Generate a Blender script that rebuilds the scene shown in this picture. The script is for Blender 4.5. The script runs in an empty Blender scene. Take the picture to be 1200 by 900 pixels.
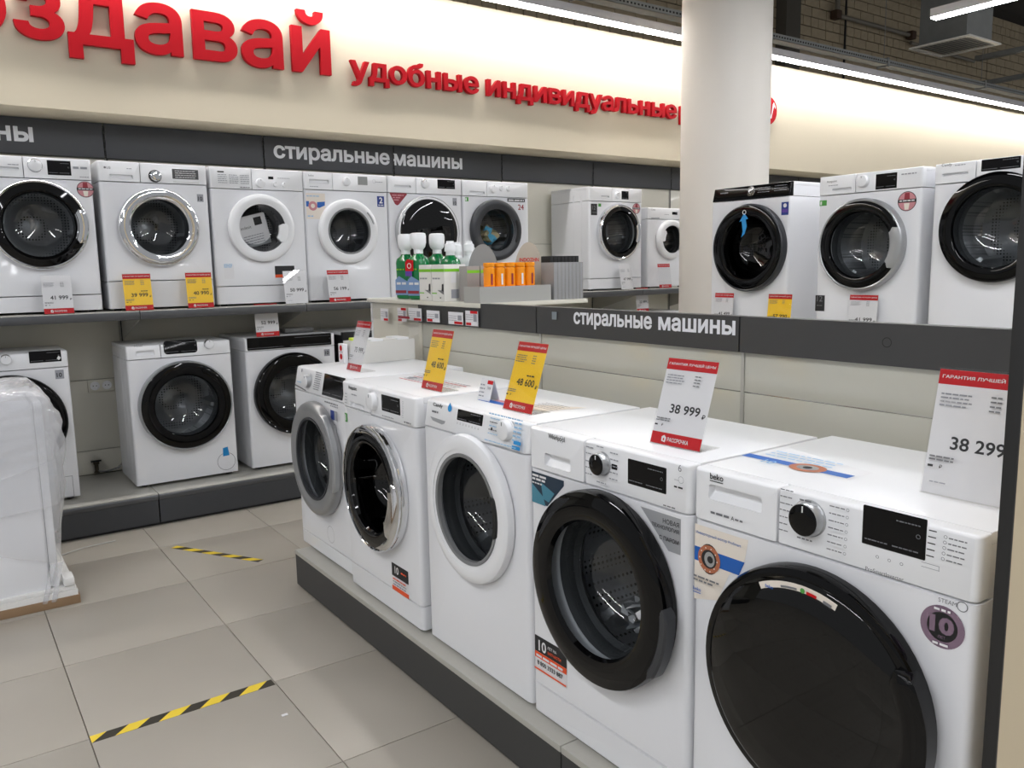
import bpy, bmesh, math, random
from math import sin, cos, pi, radians as R
from mathutils import Vector, Matrix
from mathutils.geometry import delaunay_2d_cdt
random.seed(7)
SC = bpy.context.scene
COL = SC.collection

# ------------------------------------------------------------------ camera
FPX = 957.4
yaw, pitch, roll, CAMZ = R(35.25), R(8.215), R(-1.05), 1.467
cam = bpy.data.objects.new('camera', bpy.data.cameras.new('camera'))
COL.objects.link(cam)
cam.data.sensor_fit = 'HORIZONTAL'; cam.data.sensor_width = 36
cam.data.lens = 36 * FPX / 1200
cam.data.clip_start = 0.05; cam.data.clip_end = 200
_f = Vector((sin(yaw) * cos(pitch), cos(yaw) * cos(pitch), -sin(pitch)))
_r = Vector((cos(yaw), -sin(yaw), 0)); _u = _r.cross(_f)
_r2 = _r * cos(roll) + _u * sin(roll); _u2 = -_r * sin(roll) + _u * cos(roll)
M = Matrix((_r2, _u2, -_f)).transposed().to_4x4(); M.translation = (0, 0, CAMZ)
cam.matrix_world = M
SC.camera = cam

# ------------------------------------------------------------------ world, exposure
W = bpy.data.worlds.new('world'); SC.world = W; W.use_nodes = True
W.node_tree.nodes['Background'].inputs[0].default_value = (0.95, 0.97, 1.0, 1)
W.node_tree.nodes['Background'].inputs[1].default_value = 0.28
SC.view_settings.view_transform = 'Standard'; SC.view_settings.look = 'None'
SC.view_settings.exposure = 0.33; SC.view_settings.gamma = 1.0
SC.view_settings.use_curve_mapping = False
COVE_STRENGTH = 32.0      # lamp strip above the cream fascia
TUBE_STRENGTH = 48.0      # ceiling lamp rows

# ------------------------------------------------------------------ materials
MATS = {}
def srgb(c):
    return tuple((x / 12.92 if x <= .04045 else ((x + .055) / 1.055) ** 2.4) for x in (v / 255 for v in c))
def mat(name, rgb, rough=.5, metal=0., coat=0., emit=0., noise=0., bump=0., scale=60., spec=.5):
    if name in MATS: return MATS[name]
    m = bpy.data.materials.new(name); m.use_nodes = True
    nt = m.node_tree; b = nt.nodes['Principled BSDF']
    c = (*srgb(rgb), 1)
    b.inputs['Base Color'].default_value = c
    b.inputs['Roughness'].default_value = rough; b.inputs['Metallic'].default_value = metal
    b.inputs['Coat Weight'].default_value = coat; b.inputs['Coat Roughness'].default_value = .05
    b.inputs['Specular IOR Level'].default_value = spec
    if emit:
        b.inputs['Emission Color'].default_value = c; b.inputs['Emission Strength'].default_value = emit
    if noise or bump:
        tc = nt.nodes.new('ShaderNodeTexCoord'); n = nt.nodes.new('ShaderNodeTexNoise')
        n.inputs['Scale'].default_value = scale; n.inputs['Detail'].default_value = 4
        nt.links.new(tc.outputs['Object'], n.inputs['Vector'])
        if noise:
            mx = nt.nodes.new('ShaderNodeMix'); mx.data_type = 'RGBA'
            mx.inputs[6].default_value = c
            mx.inputs[7].default_value = (*[v * (1 - noise) for v in c[:3]], 1)
            nt.links.new(n.outputs['Fac'], mx.inputs[0]); nt.links.new(mx.outputs[2], b.inputs['Base Color'])
        if bump:
            bp = nt.nodes.new('ShaderNodeBump'); bp.inputs['Strength'].default_value = bump
            bp.inputs['Distance'].default_value = .002
            nt.links.new(n.outputs['Fac'], bp.inputs['Height']); nt.links.new(bp.outputs['Normal'], b.inputs['Normal'])
    MATS[name] = m
    return m
def glassy(name, tint, rough=.02, refl=1.0, ior=1.5, haze=0):
    if name in MATS: return MATS[name]
    m = bpy.data.materials.new(name); m.use_nodes = True; nt = m.node_tree
    nt.nodes.remove(nt.nodes['Principled BSDF']); out = nt.nodes['Material Output']
    t = nt.nodes.new('ShaderNodeBsdfTransparent'); t.inputs[0].default_value = (*tint, 1)
    g = nt.nodes.new('ShaderNodeBsdfGlossy'); g.inputs['Roughness'].default_value = rough
    g.inputs[0].default_value = (refl, refl, refl, 1)
    lw = nt.nodes.new('ShaderNodeLayerWeight'); lw.inputs[0].default_value = .5
    pw = nt.nodes.new('ShaderNodeMath'); pw.operation = 'POWER'; pw.inputs[1].default_value = 4.5
    f = nt.nodes.new('ShaderNodeMapRange'); f0 = ((ior - 1) / (ior + 1)) ** 2
    f.inputs[3].default_value = f0; f.inputs[4].default_value = .9
    nt.links.new(lw.outputs['Facing'], pw.inputs[0]); nt.links.new(pw.outputs[0], f.inputs[0])
    mx = nt.nodes.new('ShaderNodeMixShader')
    nt.links.new(f.outputs[0], mx.inputs[0]); nt.links.new(t.outputs[0], mx.inputs[1])
    nt.links.new(g.outputs[0], mx.inputs[2]); nt.links.new(mx.outputs[0], out.inputs[0])
    if haze:      # milky film: part of the light scatters
        df = nt.nodes.new('ShaderNodeBsdfDiffuse'); df.inputs[0].default_value = (.85, .86, .87, 1)
        m2 = nt.nodes.new('ShaderNodeMixShader'); m2.inputs[0].default_value = haze
        nt.links.new(mx.outputs[0], m2.inputs[1]); nt.links.new(df.outputs[0], m2.inputs[2]); nt.links.new(m2.outputs[0], out.inputs[0])
    MATS[name] = m
    return m
WHITE = mat('white_enamel', (226, 227, 230), .28, coat=.3)
WPL = mat('white_plastic', (230, 231, 233), .32, coat=.15)
WSIDE = WHITE
GREYPL = mat('grey_plastic', (120, 121, 122), .35)
SILVER = mat('silver_plastic', (150, 151, 152), .28, metal=.35)
SATIN = mat('satin_silver', (176, 178, 180), .3, metal=.6)
CHROME = mat('chrome', (225, 226, 228), .06, metal=1.)
BLACKGL = mat('black_gloss', (5, 5, 6), .05, coat=.0, spec=.3)
DARKGL = mat('display_black', (8, 8, 10), .12, spec=.25)
CHARC = mat('charcoal_plastic', (48, 50, 54), .35)
RUBBER = mat('grey_rubber', (70, 72, 74), .6)
FOOT = mat('black_rubber', (18, 18, 18), .7)
SEAM = mat('seam_shadow', (105, 106, 110), .6)
INK = mat('ink_grey', (112, 113, 117), .6)
INKD = mat('ink_dark', (32, 32, 34), .6)
INKW = mat('ink_white', (222, 222, 222), .6)
INKL = mat('ink_light', (150, 152, 158), .6)
RED = mat('card_red', (190, 6, 20), .5, spec=.25)
YEL = mat('card_yellow', (250, 204, 30), .45)
PAPER = mat('card_white', (222, 222, 224), .45)
BLUE = mat('print_blue', (24, 92, 175), .45)
CYAN = mat('tape_cyan', (34, 140, 205), .45)
LBLUE = mat('print_light_blue', (150, 190, 222), .5)
NAVY = mat('print_navy', (22, 52, 130), .45)
ORANGE = mat('print_orange', (232, 84, 36), .5)
GRNP = mat('print_green', (70, 150, 60), .5)
LGREEN = mat('print_lime', (120, 190, 40), .5)
MAROON = mat('print_maroon', (140, 36, 50), .5)
PINK = mat('print_pink', (196, 132, 138), .5)
CREAMP = mat('print_cream', (226, 217, 205), .5)
TEAL = mat('print_teal', (70, 130, 150), .5)
DTEAL = mat('print_dark_teal', (28, 48, 66), .5)
COPPER = mat('print_copper', (176, 106, 74), .5)
GREYSTK = mat('sticker_grey', (158, 160, 163), .3, metal=.15)
PURPLE = mat('print_purple', (90, 60, 150), .5)
HOLO = mat('holographic_foil', (150, 128, 150), .25, metal=.7)
GRAPH = mat('graphite_panel', (66, 68, 72), .5, noise=.08, scale=30)
GRAPHB = mat('graphite_board', (60, 60, 60), .5, noise=.08, scale=30)
SHELFM = mat('shelf_laminate', (178, 176, 168), .35, noise=.06, scale=90)
SHELFN = mat('shelf_nose_grey', (92, 94, 97), .35, metal=.3)
CREAMW = mat('cream_board', (214, 211, 198), .3, coat=.3, noise=.03, scale=5)
CREAMB = mat('cream_back_panel', (198, 197, 185), .18, coat=.5, noise=.04, scale=4)
FASC = mat('cream_fascia_paint', (208, 198, 176), .7, noise=.03, scale=3)
PILL = mat('pillar_paint', (214, 209, 201), .6, noise=.03, scale=4, bump=.05)
ACRY = glassy('clear_acrylic', (.985, .985, .985), .02, 1., 1.3)
FILM = glassy('stretch_film', (.97, .97, .98), .12, .95, 1.6, .26)
BOWL = glassy('door_glass', (.8, .82, .82), .015, 1., 1.75)
BOWLD = glassy('door_glass_dark', (.62, .64, .65), .012, 1., 1.6)
TINT = glassy('tinted_glass', (.035, .035, .04), .03)
LAMPC = mat('cove_lamp_diffuser', (255, 252, 250), .5, emit=COVE_STRENGTH)
LAMPT = mat('ceiling_lamp_diffuser', (250, 251, 255), .5, emit=TUBE_STRENGTH)

def dots_metal(name, rgb, sc):
    m = mat(name, rgb, .3, metal=.85)
    nt = m.node_tree; b = nt.nodes['Principled BSDF']
    tc = nt.nodes.new('ShaderNodeTexCoord'); v = nt.nodes.new('ShaderNodeTexVoronoi')
    v.inputs['Scale'].default_value = sc; v.inputs['Randomness'].default_value = 0
    cr = nt.nodes.new('ShaderNodeValToRGB')
    cr.color_ramp.elements[0].position = .26; cr.color_ramp.elements[0].color = (.02, .02, .02, 1)
    cr.color_ramp.elements[1].position = .30; cr.color_ramp.elements[1].color = (*srgb(rgb), 1)
    nt.links.new(tc.outputs['Object'], v.inputs['Vector']); nt.links.new(v.outputs['Distance'], cr.inputs[0])
    nt.links.new(cr.outputs[0], b.inputs['Base Color'])
    return m
DRUM = dots_metal('perforated_steel', (185, 186, 188), 62)

# ------------------------------------------------------------------ object helpers
def thing(name, label, cat, loc=(0, 0, 0), rz=0, group=None, kind=None):
    o = bpy.data.objects.new(name, None); COL.objects.link(o)
    o.empty_display_size = .1
    o.location = loc; o.rotation_euler = (0, 0, rz)
    tag(o, label, cat, group, kind)
    return o
def tag(o, label=None, cat=None, group=None, kind=None):
    if label: o['label'] = label
    if cat: o['category'] = cat
    if group: o['group'] = group
    if kind: o['kind'] = kind
    return o
def obj(name, bm, mats, parent=None, loc=None, smooth=35, norm=True):
    me = bpy.data.meshes.new(name)
    if norm: bmesh.ops.recalc_face_normals(bm, faces=bm.faces)
    bm.to_mesh(me); bm.free()
    if not isinstance(mats, (list, tuple)): mats = [mats]
    for m in mats: me.materials.append(m)
    if smooth:
        me.polygons.foreach_set('use_smooth', [True] * len(me.polygons))
        me.set_sharp_from_angle(angle=R(smooth))
    o = bpy.data.objects.new(name, me); COL.objects.link(o)
    if parent: o.parent = parent
    if loc: o.location = loc
    return o
def share(name, me, parent, loc=(0, 0, 0), rz=0, sc=None):
    o = bpy.data.objects.new(name, me); COL.objects.link(o); o.parent = parent
    o.location = loc; o.rotation_euler = (0, 0, rz)
    if sc: o.scale = sc
    return o
def box(bm, x0, x1, y0, y1, z0, z1, mi=0, bev=0):
    g = bmesh.ops.create_cube(bm, size=1)
    vs = g['verts']
    for v in vs:
        v.co = Vector((x0 if v.co.x < 0 else x1, y0 if v.co.y < 0 else y1, z0 if v.co.z < 0 else z1))
    fs = set(f for v in vs for f in v.link_faces)
    for f in fs: f.material_index = mi
    if bev:
        es = list(set(e for v in vs for e in v.link_edges))
        r = bmesh.ops.bevel(bm, geom=es, offset=bev, segments=2, affect='EDGES', profile=.6)
        for f in r['faces']: f.material_index = mi
    return vs
def nbm(): return bmesh.new()
def loft(bm, rings, cap0=False, cap1=False, closed=True, mi=0):
    R_ = [[bm.verts.new(p) for p in r] for r in rings]
    n = len(R_[0])
    for a, b in zip(R_, R_[1:]):
        for i in range(n if closed else n - 1):
            j = (i + 1) % n
            f = bm.faces.new((a[i], a[j], b[j], b[i])); f.material_index = mi
    if cap0: f = bm.faces.new(R_[0]); f.material_index = mi
    if cap1: f = bm.faces.new(list(reversed(R_[-1]))); f.material_index = mi
    return R_
def rr(u0, u1, z0, z1, rad, ne=4, nc=4):
    """rounded rectangle as (u, z) points"""
    rad = max(1e-4, min(rad, (u1 - u0) / 2 - 1e-4, (z1 - z0) / 2 - 1e-4))
    cs = [(u1 - rad, z0 + rad, -90), (u1 - rad, z1 - rad, 0), (u0 + rad, z1 - rad, 90), (u0 + rad, z0 + rad, 180)]
    pts = []
    for k, (cx, cz, a0) in enumerate(cs):
        arc = [(cx + rad * cos(R(a0 + 90 * i / nc)), cz + rad * sin(R(a0 + 90 * i / nc))) for i in range(nc + 1)]
        pts += arc
        nx = cs[(k + 1) % 4]; q = (nx[0] + rad * cos(R(nx[2])), nx[1] + rad * sin(R(nx[2]))); p = arc[-1]
        for i in range(1, ne): pts.append((p[0] + (q[0] - p[0]) * i / ne, p[1] + (q[1] - p[1]) * i / ne))
    return pts
def circ_pts(c, r, n): return [(c[0] + r * cos(2 * pi * i / n), c[1] + r * sin(2 * pi * i / n)) for i in range(n)]
def at_y(pts, y): return [(p[0], y, p[1]) for p in pts]
def lathe(bm, c, prof, n=56, mi=0, cap0=False, cap1=False):
    """profile of (r, y) round the axis y through face point c=(u,z)"""
    return loft(bm, [at_y(circ_pts(c, r, n), y) for r, y in prof], cap0, cap1, mi=mi)
def lathe_z(bm, c, prof, n=24, mi=0, cap0=True, cap1=True, sq=1.0):
    return loft(bm, [[(c[0] + r * cos(2 * pi * i / n), c[1] + r * sq * sin(2 * pi * i / n), z) for i in range(n)] for r, z in prof], cap0, cap1, mi=mi)
def arc_band(bm, c, r0, r1, a0, a1, y0, y1, n=20, mi=0, bulge=0.004):
    rings = []
    for i in range(n + 1):
        t = i / n; a = R(a0 + (a1 - a0) * t)
        e = min(1, (1 - abs(2 * t - 1)) * 6) ** .5      # rounded ends
        rm = (r0 + r1) / 2; h = (r1 - r0) / 2 * max(.05, e)
        def P(r, y): return (c[0] + r * cos(a), y, c[1] + r * sin(a))
        rings.append([P(rm - h, y0), P(rm - h, y1 + bulge), P(rm - h * .6, y1), P(rm + h * .6, y1), P(rm + h, y1 + bulge), P(rm + h, y0)])
    loft(bm, rings, True, True, mi=mi)
def tube(bm, pts, r, n=8, mi=0):
    rings = []
    for i, p in enumerate(pts):
        p = Vector(p); d = (Vector(pts[min(i + 1, len(pts) - 1)]) - Vector(pts[max(i - 1, 0)])).normalized()
        a = d.cross(Vector((0, 0, 1)) if abs(d.z) < .9 else Vector((1, 0, 0))).normalized(); b = d.cross(a)
        rings.append([tuple(p + (a * cos(2 * pi * k / n) + b * sin(2 * pi * k / n)) * r) for k in range(n)])
    loft(bm, rings, True, True, mi=mi)

# ------------------------------------------------------------------ lettering
_TC = {}
def glyphs(s, off=0.):
    """fill the outlines of a string by winding number; returns verts, tris, bbox"""
    k = (s, off)
    if k in _TC: return _TC[k]
    c = bpy.data.curves.new('t', 'FONT'); c.body = s; c.fill_mode = 'NONE'; c.resolution_u = 3
    o = bpy.data.objects.new('t', c)
    me = bpy.data.meshes.new_from_object(o)
    V = [Vector((v.co.x, v.co.y)) for v in me.vertices]
    nxt = {}
    for e in me.edges: nxt.setdefault(e.vertices[0], e.vertices[1])
    seen = set(); loops = []
    for s0 in range(len(V)):
        if s0 in seen or s0 not in nxt: continue
        L = []; a = s0
        while a is not None and a not in seen:
            seen.add(a); L.append(a); a = nxt.get(a)
        if len(L) > 2: loops.append(L)
    bpy.data.objects.remove(o); bpy.data.curves.remove(c); bpy.data.meshes.remove(me)
    if off:          # embolden: push every contour away from the ink
        def area(L): return sum(V[L[i - 1]].x * V[L[i]].y - V[L[i]].x * V[L[i - 1]].y for i in range(len(L))) / 2
        sg = 1 if area(max(loops, key=lambda L: abs(area(L)))) > 0 else -1
        NV = {}
        for L in loops:
            n = len(L)
            for i in range(n):
                p, q, r_ = V[L[i - 1]], V[L[i]], V[L[(i + 1) % n]]
                d1 = (q - p); d2 = (r_ - q)
                if d1.length < 1e-6 or d2.length < 1e-6: NV[L[i]] = q.copy(); continue
                d1.normalize(); d2.normalize()
                n1 = Vector((d1.y, -d1.x)) * sg; n2 = Vector((d2.y, -d2.x)) * sg
                m_ = n1 + n2
                if m_.length < 1e-3: NV[L[i]] = q + n1 * off; continue
                m_.normalize(); NV[L[i]] = q + m_ * (off / max(.6, m_.dot(n1)))
        for i, v in NV.items(): V[i] = v
    # group the loops by overlap in x so that each cluster is filled alone
    info = sorted(((min(V[i].x for i in L), max(V[i].x for i in L), L) for L in loops), key=lambda t: t[0])
    groups = []
    for a, b, L in info:
        if groups and a < groups[-1][0]:
            groups[-1][0] = max(groups[-1][0], b); groups[-1][1].append(L)
        else: groups.append([b, [L]])
    OV, OT, parts = [], [], []
    for _, Ls in groups:
        pv, pe = [], []
        for L in Ls:
            b0 = len(pv); pv += [V[i] for i in L]
            pe += [(b0 + i, b0 + (i + 1) % len(L)) for i in range(len(L))]
        rv, re_, rf, *_x = delaunay_2d_cdt(pv, pe, [], 0, 1e-6)
        polys = [[V[i] for i in L] for L in Ls]
        base = len(OV); OV += [tuple(v) for v in rv]; t0 = len(OT)
        for f in rf:
            cx = sum(rv[i].x for i in f) / len(f); cy = sum(rv[i].y for i in f) / len(f)
            w = 0
            for P in polys:
                for i in range(len(P)):
                    p, q = P[i - 1], P[i]
                    if (p.y <= cy) != (q.y <= cy):
                        xi = p.x + (cy - p.y) * (q.x - p.x) / (q.y - p.y)
                        if xi > cx: w += 1 if q.y > p.y else -1
            if w: OT.append(tuple(base + i for i in f))
        parts.append((t0, len(OT)))
    xs = [OV[i][0] for t in OT for i in t]; ys = [OV[i][1] for t in OT for i in t]
    _TC[k] = (OV, OT, (min(xs), max(xs), min(ys), max(ys)), parts)
    return _TC[k]
XH = .5423
def text(bm, s, mp, x0, z0, w=None, h=None, off=0., mi=0, depth=0, only=None, xh=None):
    """s fitted into width w / height h from lower left (x0,z0); mp maps (x,z,layer)->3D"""
    OV, OT, (a, b, c, d), parts = glyphs(s, off)
    sx = (w / (b - a)) if w else (h / (d - c)); sz = (h / (d - c)) if h else sx
    if xh: _n = glyphs('н', off)[2]; sz = xh / (_n[3] - _n[2]); c = _n[2]; sx = (w / (b - a)) if w else sz
    tr = OT if only is None else OT[parts[only][0]:parts[only][1]]
    used = {}
    def V(i, k=0):
        if (i, k) not in used:
            used[(i, k)] = bm.verts.new(mp(x0 + (OV[i][0] - a) * sx, z0 + (OV[i][1] - c) * sz, k))
        return used[(i, k)]
    edges = {}
    for t in tr:
        try: f = bm.faces.new([V(i) for i in t]); f.material_index = mi
        except ValueError: continue
        if depth:
            for i in range(3):
                e = (t[i], t[(i + 1) % 3]); r = (e[1], e[0])
                if r in edges: del edges[r]
                else: edges[e] = 1
    if depth:
        for (i, j) in edges:
            try: f = bm.faces.new((V(j), V(i), V(i, depth), V(j, depth))); f.material_index = mi
            except ValueError: pass
class Decal:
    """flat print built of coloured pieces; mp maps (u, z, layer) to a 3D point"""
    def __init__(s, mp): s.bm = nbm(); s.mats = []; s.mp = mp; s.k = 0
    def mi(s, m):
        if m not in s.mats: s.mats.append(m)
        return s.mats.index(m)
    def poly(s, pts, m, lay=None):
        if lay is None: s.k += 1; lay = s.k
        f = s.bm.faces.new([s.bm.verts.new(s.mp(p[0], p[1], lay)) for p in pts]); f.material_index = s.mi(m); return s
    def rect(s, u0, u1, z0, z1, m, lay=None): return s.poly([(u0, z0), (u1, z0), (u1, z1), (u0, z1)], m, lay)
    def disc(s, c, r, m, lay=None, n=28, sx=1): return s.poly([(c[0] + (p[0] - c[0]) * sx, p[1]) for p in circ_pts(c, r, n)], m, lay)
    def ring(s, c, r, t, m, n=28, lay=None):
        if lay is None: s.k += 1; lay = s.k
        a = circ_pts(c, r, n); b = circ_pts(c, r - t, n)
        va = [s.bm.verts.new(s.mp(*p, lay)) for p in a]; vb = [s.bm.verts.new(s.mp(*p, lay)) for p in b]
        for i in range(n):
            f = s.bm.faces.new((va[i], va[(i + 1) % n], vb[(i + 1) % n], vb[i])); f.material_index = s.mi(m)
        return s
    def text(s, t, x0, z0, w=None, h=None, m=None, off=0.01, lay=None):
        if lay is None: s.k += 1; lay = s.k
        text(s.bm, t, lambda x, z, k: s.mp(x, z, lay), x0, z0, w, h, off, s.mi(m or INKD)); return s
    def lines(s, u0, u1, z, h, m, seed=1, lay=None):
        """a line of print too small to read"""
        if lay is None: s.k += 1; lay = s.k
        rnd = random.Random(seed); x = u0
        while x < u1 - h:
            w = min(u1 - x, h * rnd.uniform(1.5, 5)); s.rect(x, x + w, z, z + h, m, lay); x += w + h * .7
        return s
    def done(s, name, parent, base=None, loc=None):
        return obj(name, s.bm, s.mats, parent, loc, smooth=0, norm=False)

# ------------------------------------------------------------------ washing machine
def stepmap(w, y=0., st=.0004):
    return lambda u, z, k: (u - w / 2, y - st * k, z)

def washer(name, label, loc, rz, w=.6, h=.85, d=.45, pz=.737, kz=.10, body=WHITE, group=None,
           drawer=None, knobs=(), disps=(), door=None, panel_mat=None, tilt=0, top=True, name_cat='washing machine', flap=None, embossed=False, drum=True, kick=True):
    t = thing(name, label, name_cat, loc, rz, group)
    t['w'] = w
    X = -w / 2
    g = .0015
    c = (X + door['c'][0], door['c'][1])
    Rh = door.get('Rh', door['Rg'] + .028)
    # cabinet with a porthole
    bm = nbm()
    def rings(z0, z1, prof, rad=.012, ne=20, nc=4):
        return [at_y(rr(X + i, X + w - i, z0 + j, z1 - j, max(.0005, rad - i), ne, nc), y) for i, j, y in prof]
    eb = .016
    prof = [(eb, .002, 0), (eb * .62, .002, .0012), (eb * .29, .001, .0047), (eb * .08, 0, .0099), (0, 0, .016), (0, 0, .03), (0, 0, d)]
    zk = kz if kick else .012
    rs = rings(zk + g, pz - g, prof, .002)
    cc = []
    for p in rs[0]:
        a = math.atan2(p[2] - c[1], p[0] - c[0]); cc.append(a)
    def hole(r, y): return [(c[0] + r * cos(a), y, c[1] + r * sin(a)) for a in cc]
    loft(bm, [hole(Rh - .01, .05), hole(Rh - .004, .008), hole(Rh, .002), hole(Rh + .004, 0)] + rs, cap1=True)
    body_o = obj('cabinet', bm, body, t)
    # the panel core behind the control fascia, and the worktop
    bm = nbm(); box(bm, X + .0004, X + w - .0004, .0345, d, pz + g, h - .0222); obj('upper_cabinet', bm, body, t)
    if top:
        bm = nbm(); box(bm, X, X + w, .035, d + .005, h - .022, h, bev=.004); obj('worktop', bm, WPL, t)
    if kick:
        bm = nbm(); r2 = rings(.012, kz - g, prof, .002); loft(bm, r2, True, True)
        ko = obj('kick_panel', bm, body, t)
        if flap:
            bm = nbm(); u0, u1, z0, z1 = flap[:4]
            loft(bm, [at_y(rr(X + u0 - .002, X + u1 + .002, z0 - .002, z1 + .002, .006), .002), at_y(rr(X + u0 - .002, X + u1 + .002, z0 - .002, z1 + .002, .006), -.0008)], mi=1)
            loft(bm, [at_y(rr(X + u0, X + u1, z0, z1, .005), -.0002), at_y(rr(X + u0, X + u1, z0, z1, .005), -.002)], False, True, mi=0)
            obj('filter_flap', bm, [body, SEAM], ko)
    # feet
    for sx in (X + .05, X + w - .05):
        for y in (.05, d - .05):
            bm = nbm(); lathe_z(bm, (sx, y), [(.02, 0), (.02, .008), (.014, .02)], 14); obj('foot', bm, FOOT, t)
    # control fascia (+ drawer)
    pm = panel_mat or WPL
    u0 = 0
    def front(zlo, zhi, ua, ub, recess=None, ysh=0):
        b2 = nbm(); e = .012
        la = e if ua < .001 else .001; lb = e if ub > w - .001 else .001
        def P(i, y, tz=0):
            f = i / e
            return at_y(rr(X + ua + la * f, X + ub - lb * f, zlo + .001 * f, zhi - (.006 * f), .004, 6, 3), y)
        L = [P(.012, ysh), P(.0075, ysh + .001), P(.0035, ysh + .004), P(.001, ysh + .008), P(0, ysh + .013), P(0, .034)]
        def sh(ring):
            return [(x, y + tilt * (z - zlo), z) for x, y, z in ring]
        L = [sh(r_) for r_ in L[:-1]] + [L[-1]]
        if recess:
            ru0, ru1, rz0, rz1 = recess
            hp = rr(X + ru0, X + ru1, rz0, rz1, .006, 6, 3); hs = rr(X + ru0 + .004, X + ru1 - .004, rz0 + (rz1 - rz0) * .45, rz1 - .002, .004, 6, 3)
            loft(b2, [sh(at_y(hs, ysh + .016)), sh(at_y(hp, ysh + .003)), sh(at_y(hp, ysh))] + L, True, True)
        else: loft(b2, L, True, True)
        return b2
    if drawer:
        dw = drawer['w']
        o = obj('detergent_drawer', front(drawer.get('z0', pz) + g, h - .001, 0, dw - g, drawer.get('rec'), drawer.get('y', -.002)), drawer.get('mat', pm), t)
        if drawer.get('z0', pz) > pz + .003:
            obj('panel_fillet', front(pz + g, drawer['z0'] - g, 0, dw - g), pm, t)
        ua = dw
    else: ua = 0
    fo = obj('control_panel', front(pz + g, h - .001, ua + (g if ua else 0), w), pm, t)
    def ty(z): return tilt * (z - pz)
    for kn in knobs:
        ku, kzz, kr = kn[:3]; st = kn[3] if len(kn) > 3 else 'white'
        km, cm = {'white': (WPL, WPL), 'chrome': (WPL, CHROME), 'black': (BLACKGL, SATIN), 'silver': (SATIN, WPL), 'blackchrome': (CHROME, BLACKGL), 'soft': (WPL, SATIN)}[st]
        dp = .022 if kr > .02 else .012
        y0 = ty(kzz); kc = (X + ku, kzz)
        bm = nbm()
        lathe(bm, kc, [(kr * 1.06, y0), (kr * 1.06, y0 - .003), (kr, y0 - .005), (kr * .96, y0 - dp + .003), (kr * .9, y0 - dp)], 40, 1)
        lathe(bm, kc, [(kr * .9, y0 - dp), (kr * .86, y0 - dp - .0008), (kr * .3, y0 - dp - .0012), (.0004, y0 - dp - .0012)], 40, 0, cap1=True)
        box(bm, kc[0] - .001, kc[0] + .001, y0 - dp - .0025, y0 - dp, kzz + kr * .45, kzz + kr * .8, 2)
        obj('knob', bm, [km, cm, INK if st != 'black' else INKW], fo)
    for dd in disps:
        a, b, z0, z1 = dd[:4]; dm = dd[4] if len(dd) > 4 else DARKGL
        bm = nbm(); zs = lambda ring: [(x, y + ty(z), z) for x, y, z in ring]
        rd = .002 if len(dd) < 6 else dd[5]
        loft(bm, [zs(at_y(rr(X + a, X + b, z0, z1, rd), .001)), zs(at_y(rr(X + a, X + b, z0, z1, rd), -.001)),
                  zs(at_y(rr(X + a + .001, X + b - .001, z0 + .001, z1 - .001, rd), -.002))], False, True)
        do = obj('display', bm, dm, fo)
        if dm is DARKGL and b - a > .05:
            D = Decal(lambda u, z, k: (X + u, -.0024 - .0003 * k + ty(z), z))
            hh = z1 - z0; n = 3 if b - a > .3 else 2
            sd = int(a * 1000)
            D.lines(a + .006, a + (b - a) * .42, z0 + hh * .14, .0022, INK, sd)
            D.lines(a + (b - a) * .5, b - .008, z0 + hh * .14, .0022, INK, sd + 1)
            D.lines(a + (b - a) * .55, b - .008, z0 + hh * .8, .0022, INK, sd + 2)
            D.ring((b - .012, z0 + hh * .55), .004, .001, INK, 14)
            D.done('lettering', do)
    # rubber gasket and drum
    if drum:
        bm = nbm(); Rg = door['Rg']
        lathe(bm, c, [(Rh - .004, .008), (Rh - .012, .02), (Rg + .012, .03), (Rg + .016, .05), (Rg + .002, .062), (Rg + .02, .085)], 48)
        obj('gasket', bm, RUBBER, t)
        yb = min(d - .04, .36); Rd = min(.235, c[1] - kz - .01, w / 2 - .03)
        bm = nbm(); lathe(bm, c, [(Rg + .02, .088), (Rd - .01, .09), (Rd, .10), (Rd, yb), (Rd * .8, yb + .01), (Rd * .35, yb), (.05, yb - .01), (.001, yb - .012)], 48, cap1=True)
        dr = obj('drum', bm, DRUM, t)
        for k in range(3):
            a = R(90 + 120 * k + 20); bm = nbm()
            rg = []
            for y, hh in ((.11, .02), (.13, .05), (yb - .04, .06), (yb - .01, .03)):
                ring = []
                for s, q in ((-.035, 0), (-.014, 1), (.014, 1), (.035, 0)):
                    rr_ = Rd - 0.0005 - hh * q; aa = a + s / Rd
                    ring.append((c[0] + rr_ * cos(aa), y, c[1] + rr_ * sin(aa)))
                rg.append(ring)
            loft(bm, rg, True, True); obj('lifter', bm, SATIN, dr)
    build_door(t, c, door)
    if embossed:
        bm = nbm()
        for yy in (.10, .20):
            for sx in (-1,):
                xx = X if sx < 0 else X + w
                loft(bm, [[(xx - .003, yy - .004, .1), (xx - .003, yy + .004, .1), (xx - .003, yy + .004, .78), (xx - .003, yy - .004, .78)],
                          [(xx + .001, yy - .012, .09), (xx + .001, yy + .012, .09), (xx + .001, yy + .012, .79), (xx + .001, yy - .012, .79)]], True)
        obj('side_rib', bm, body, t)
    return t

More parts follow.
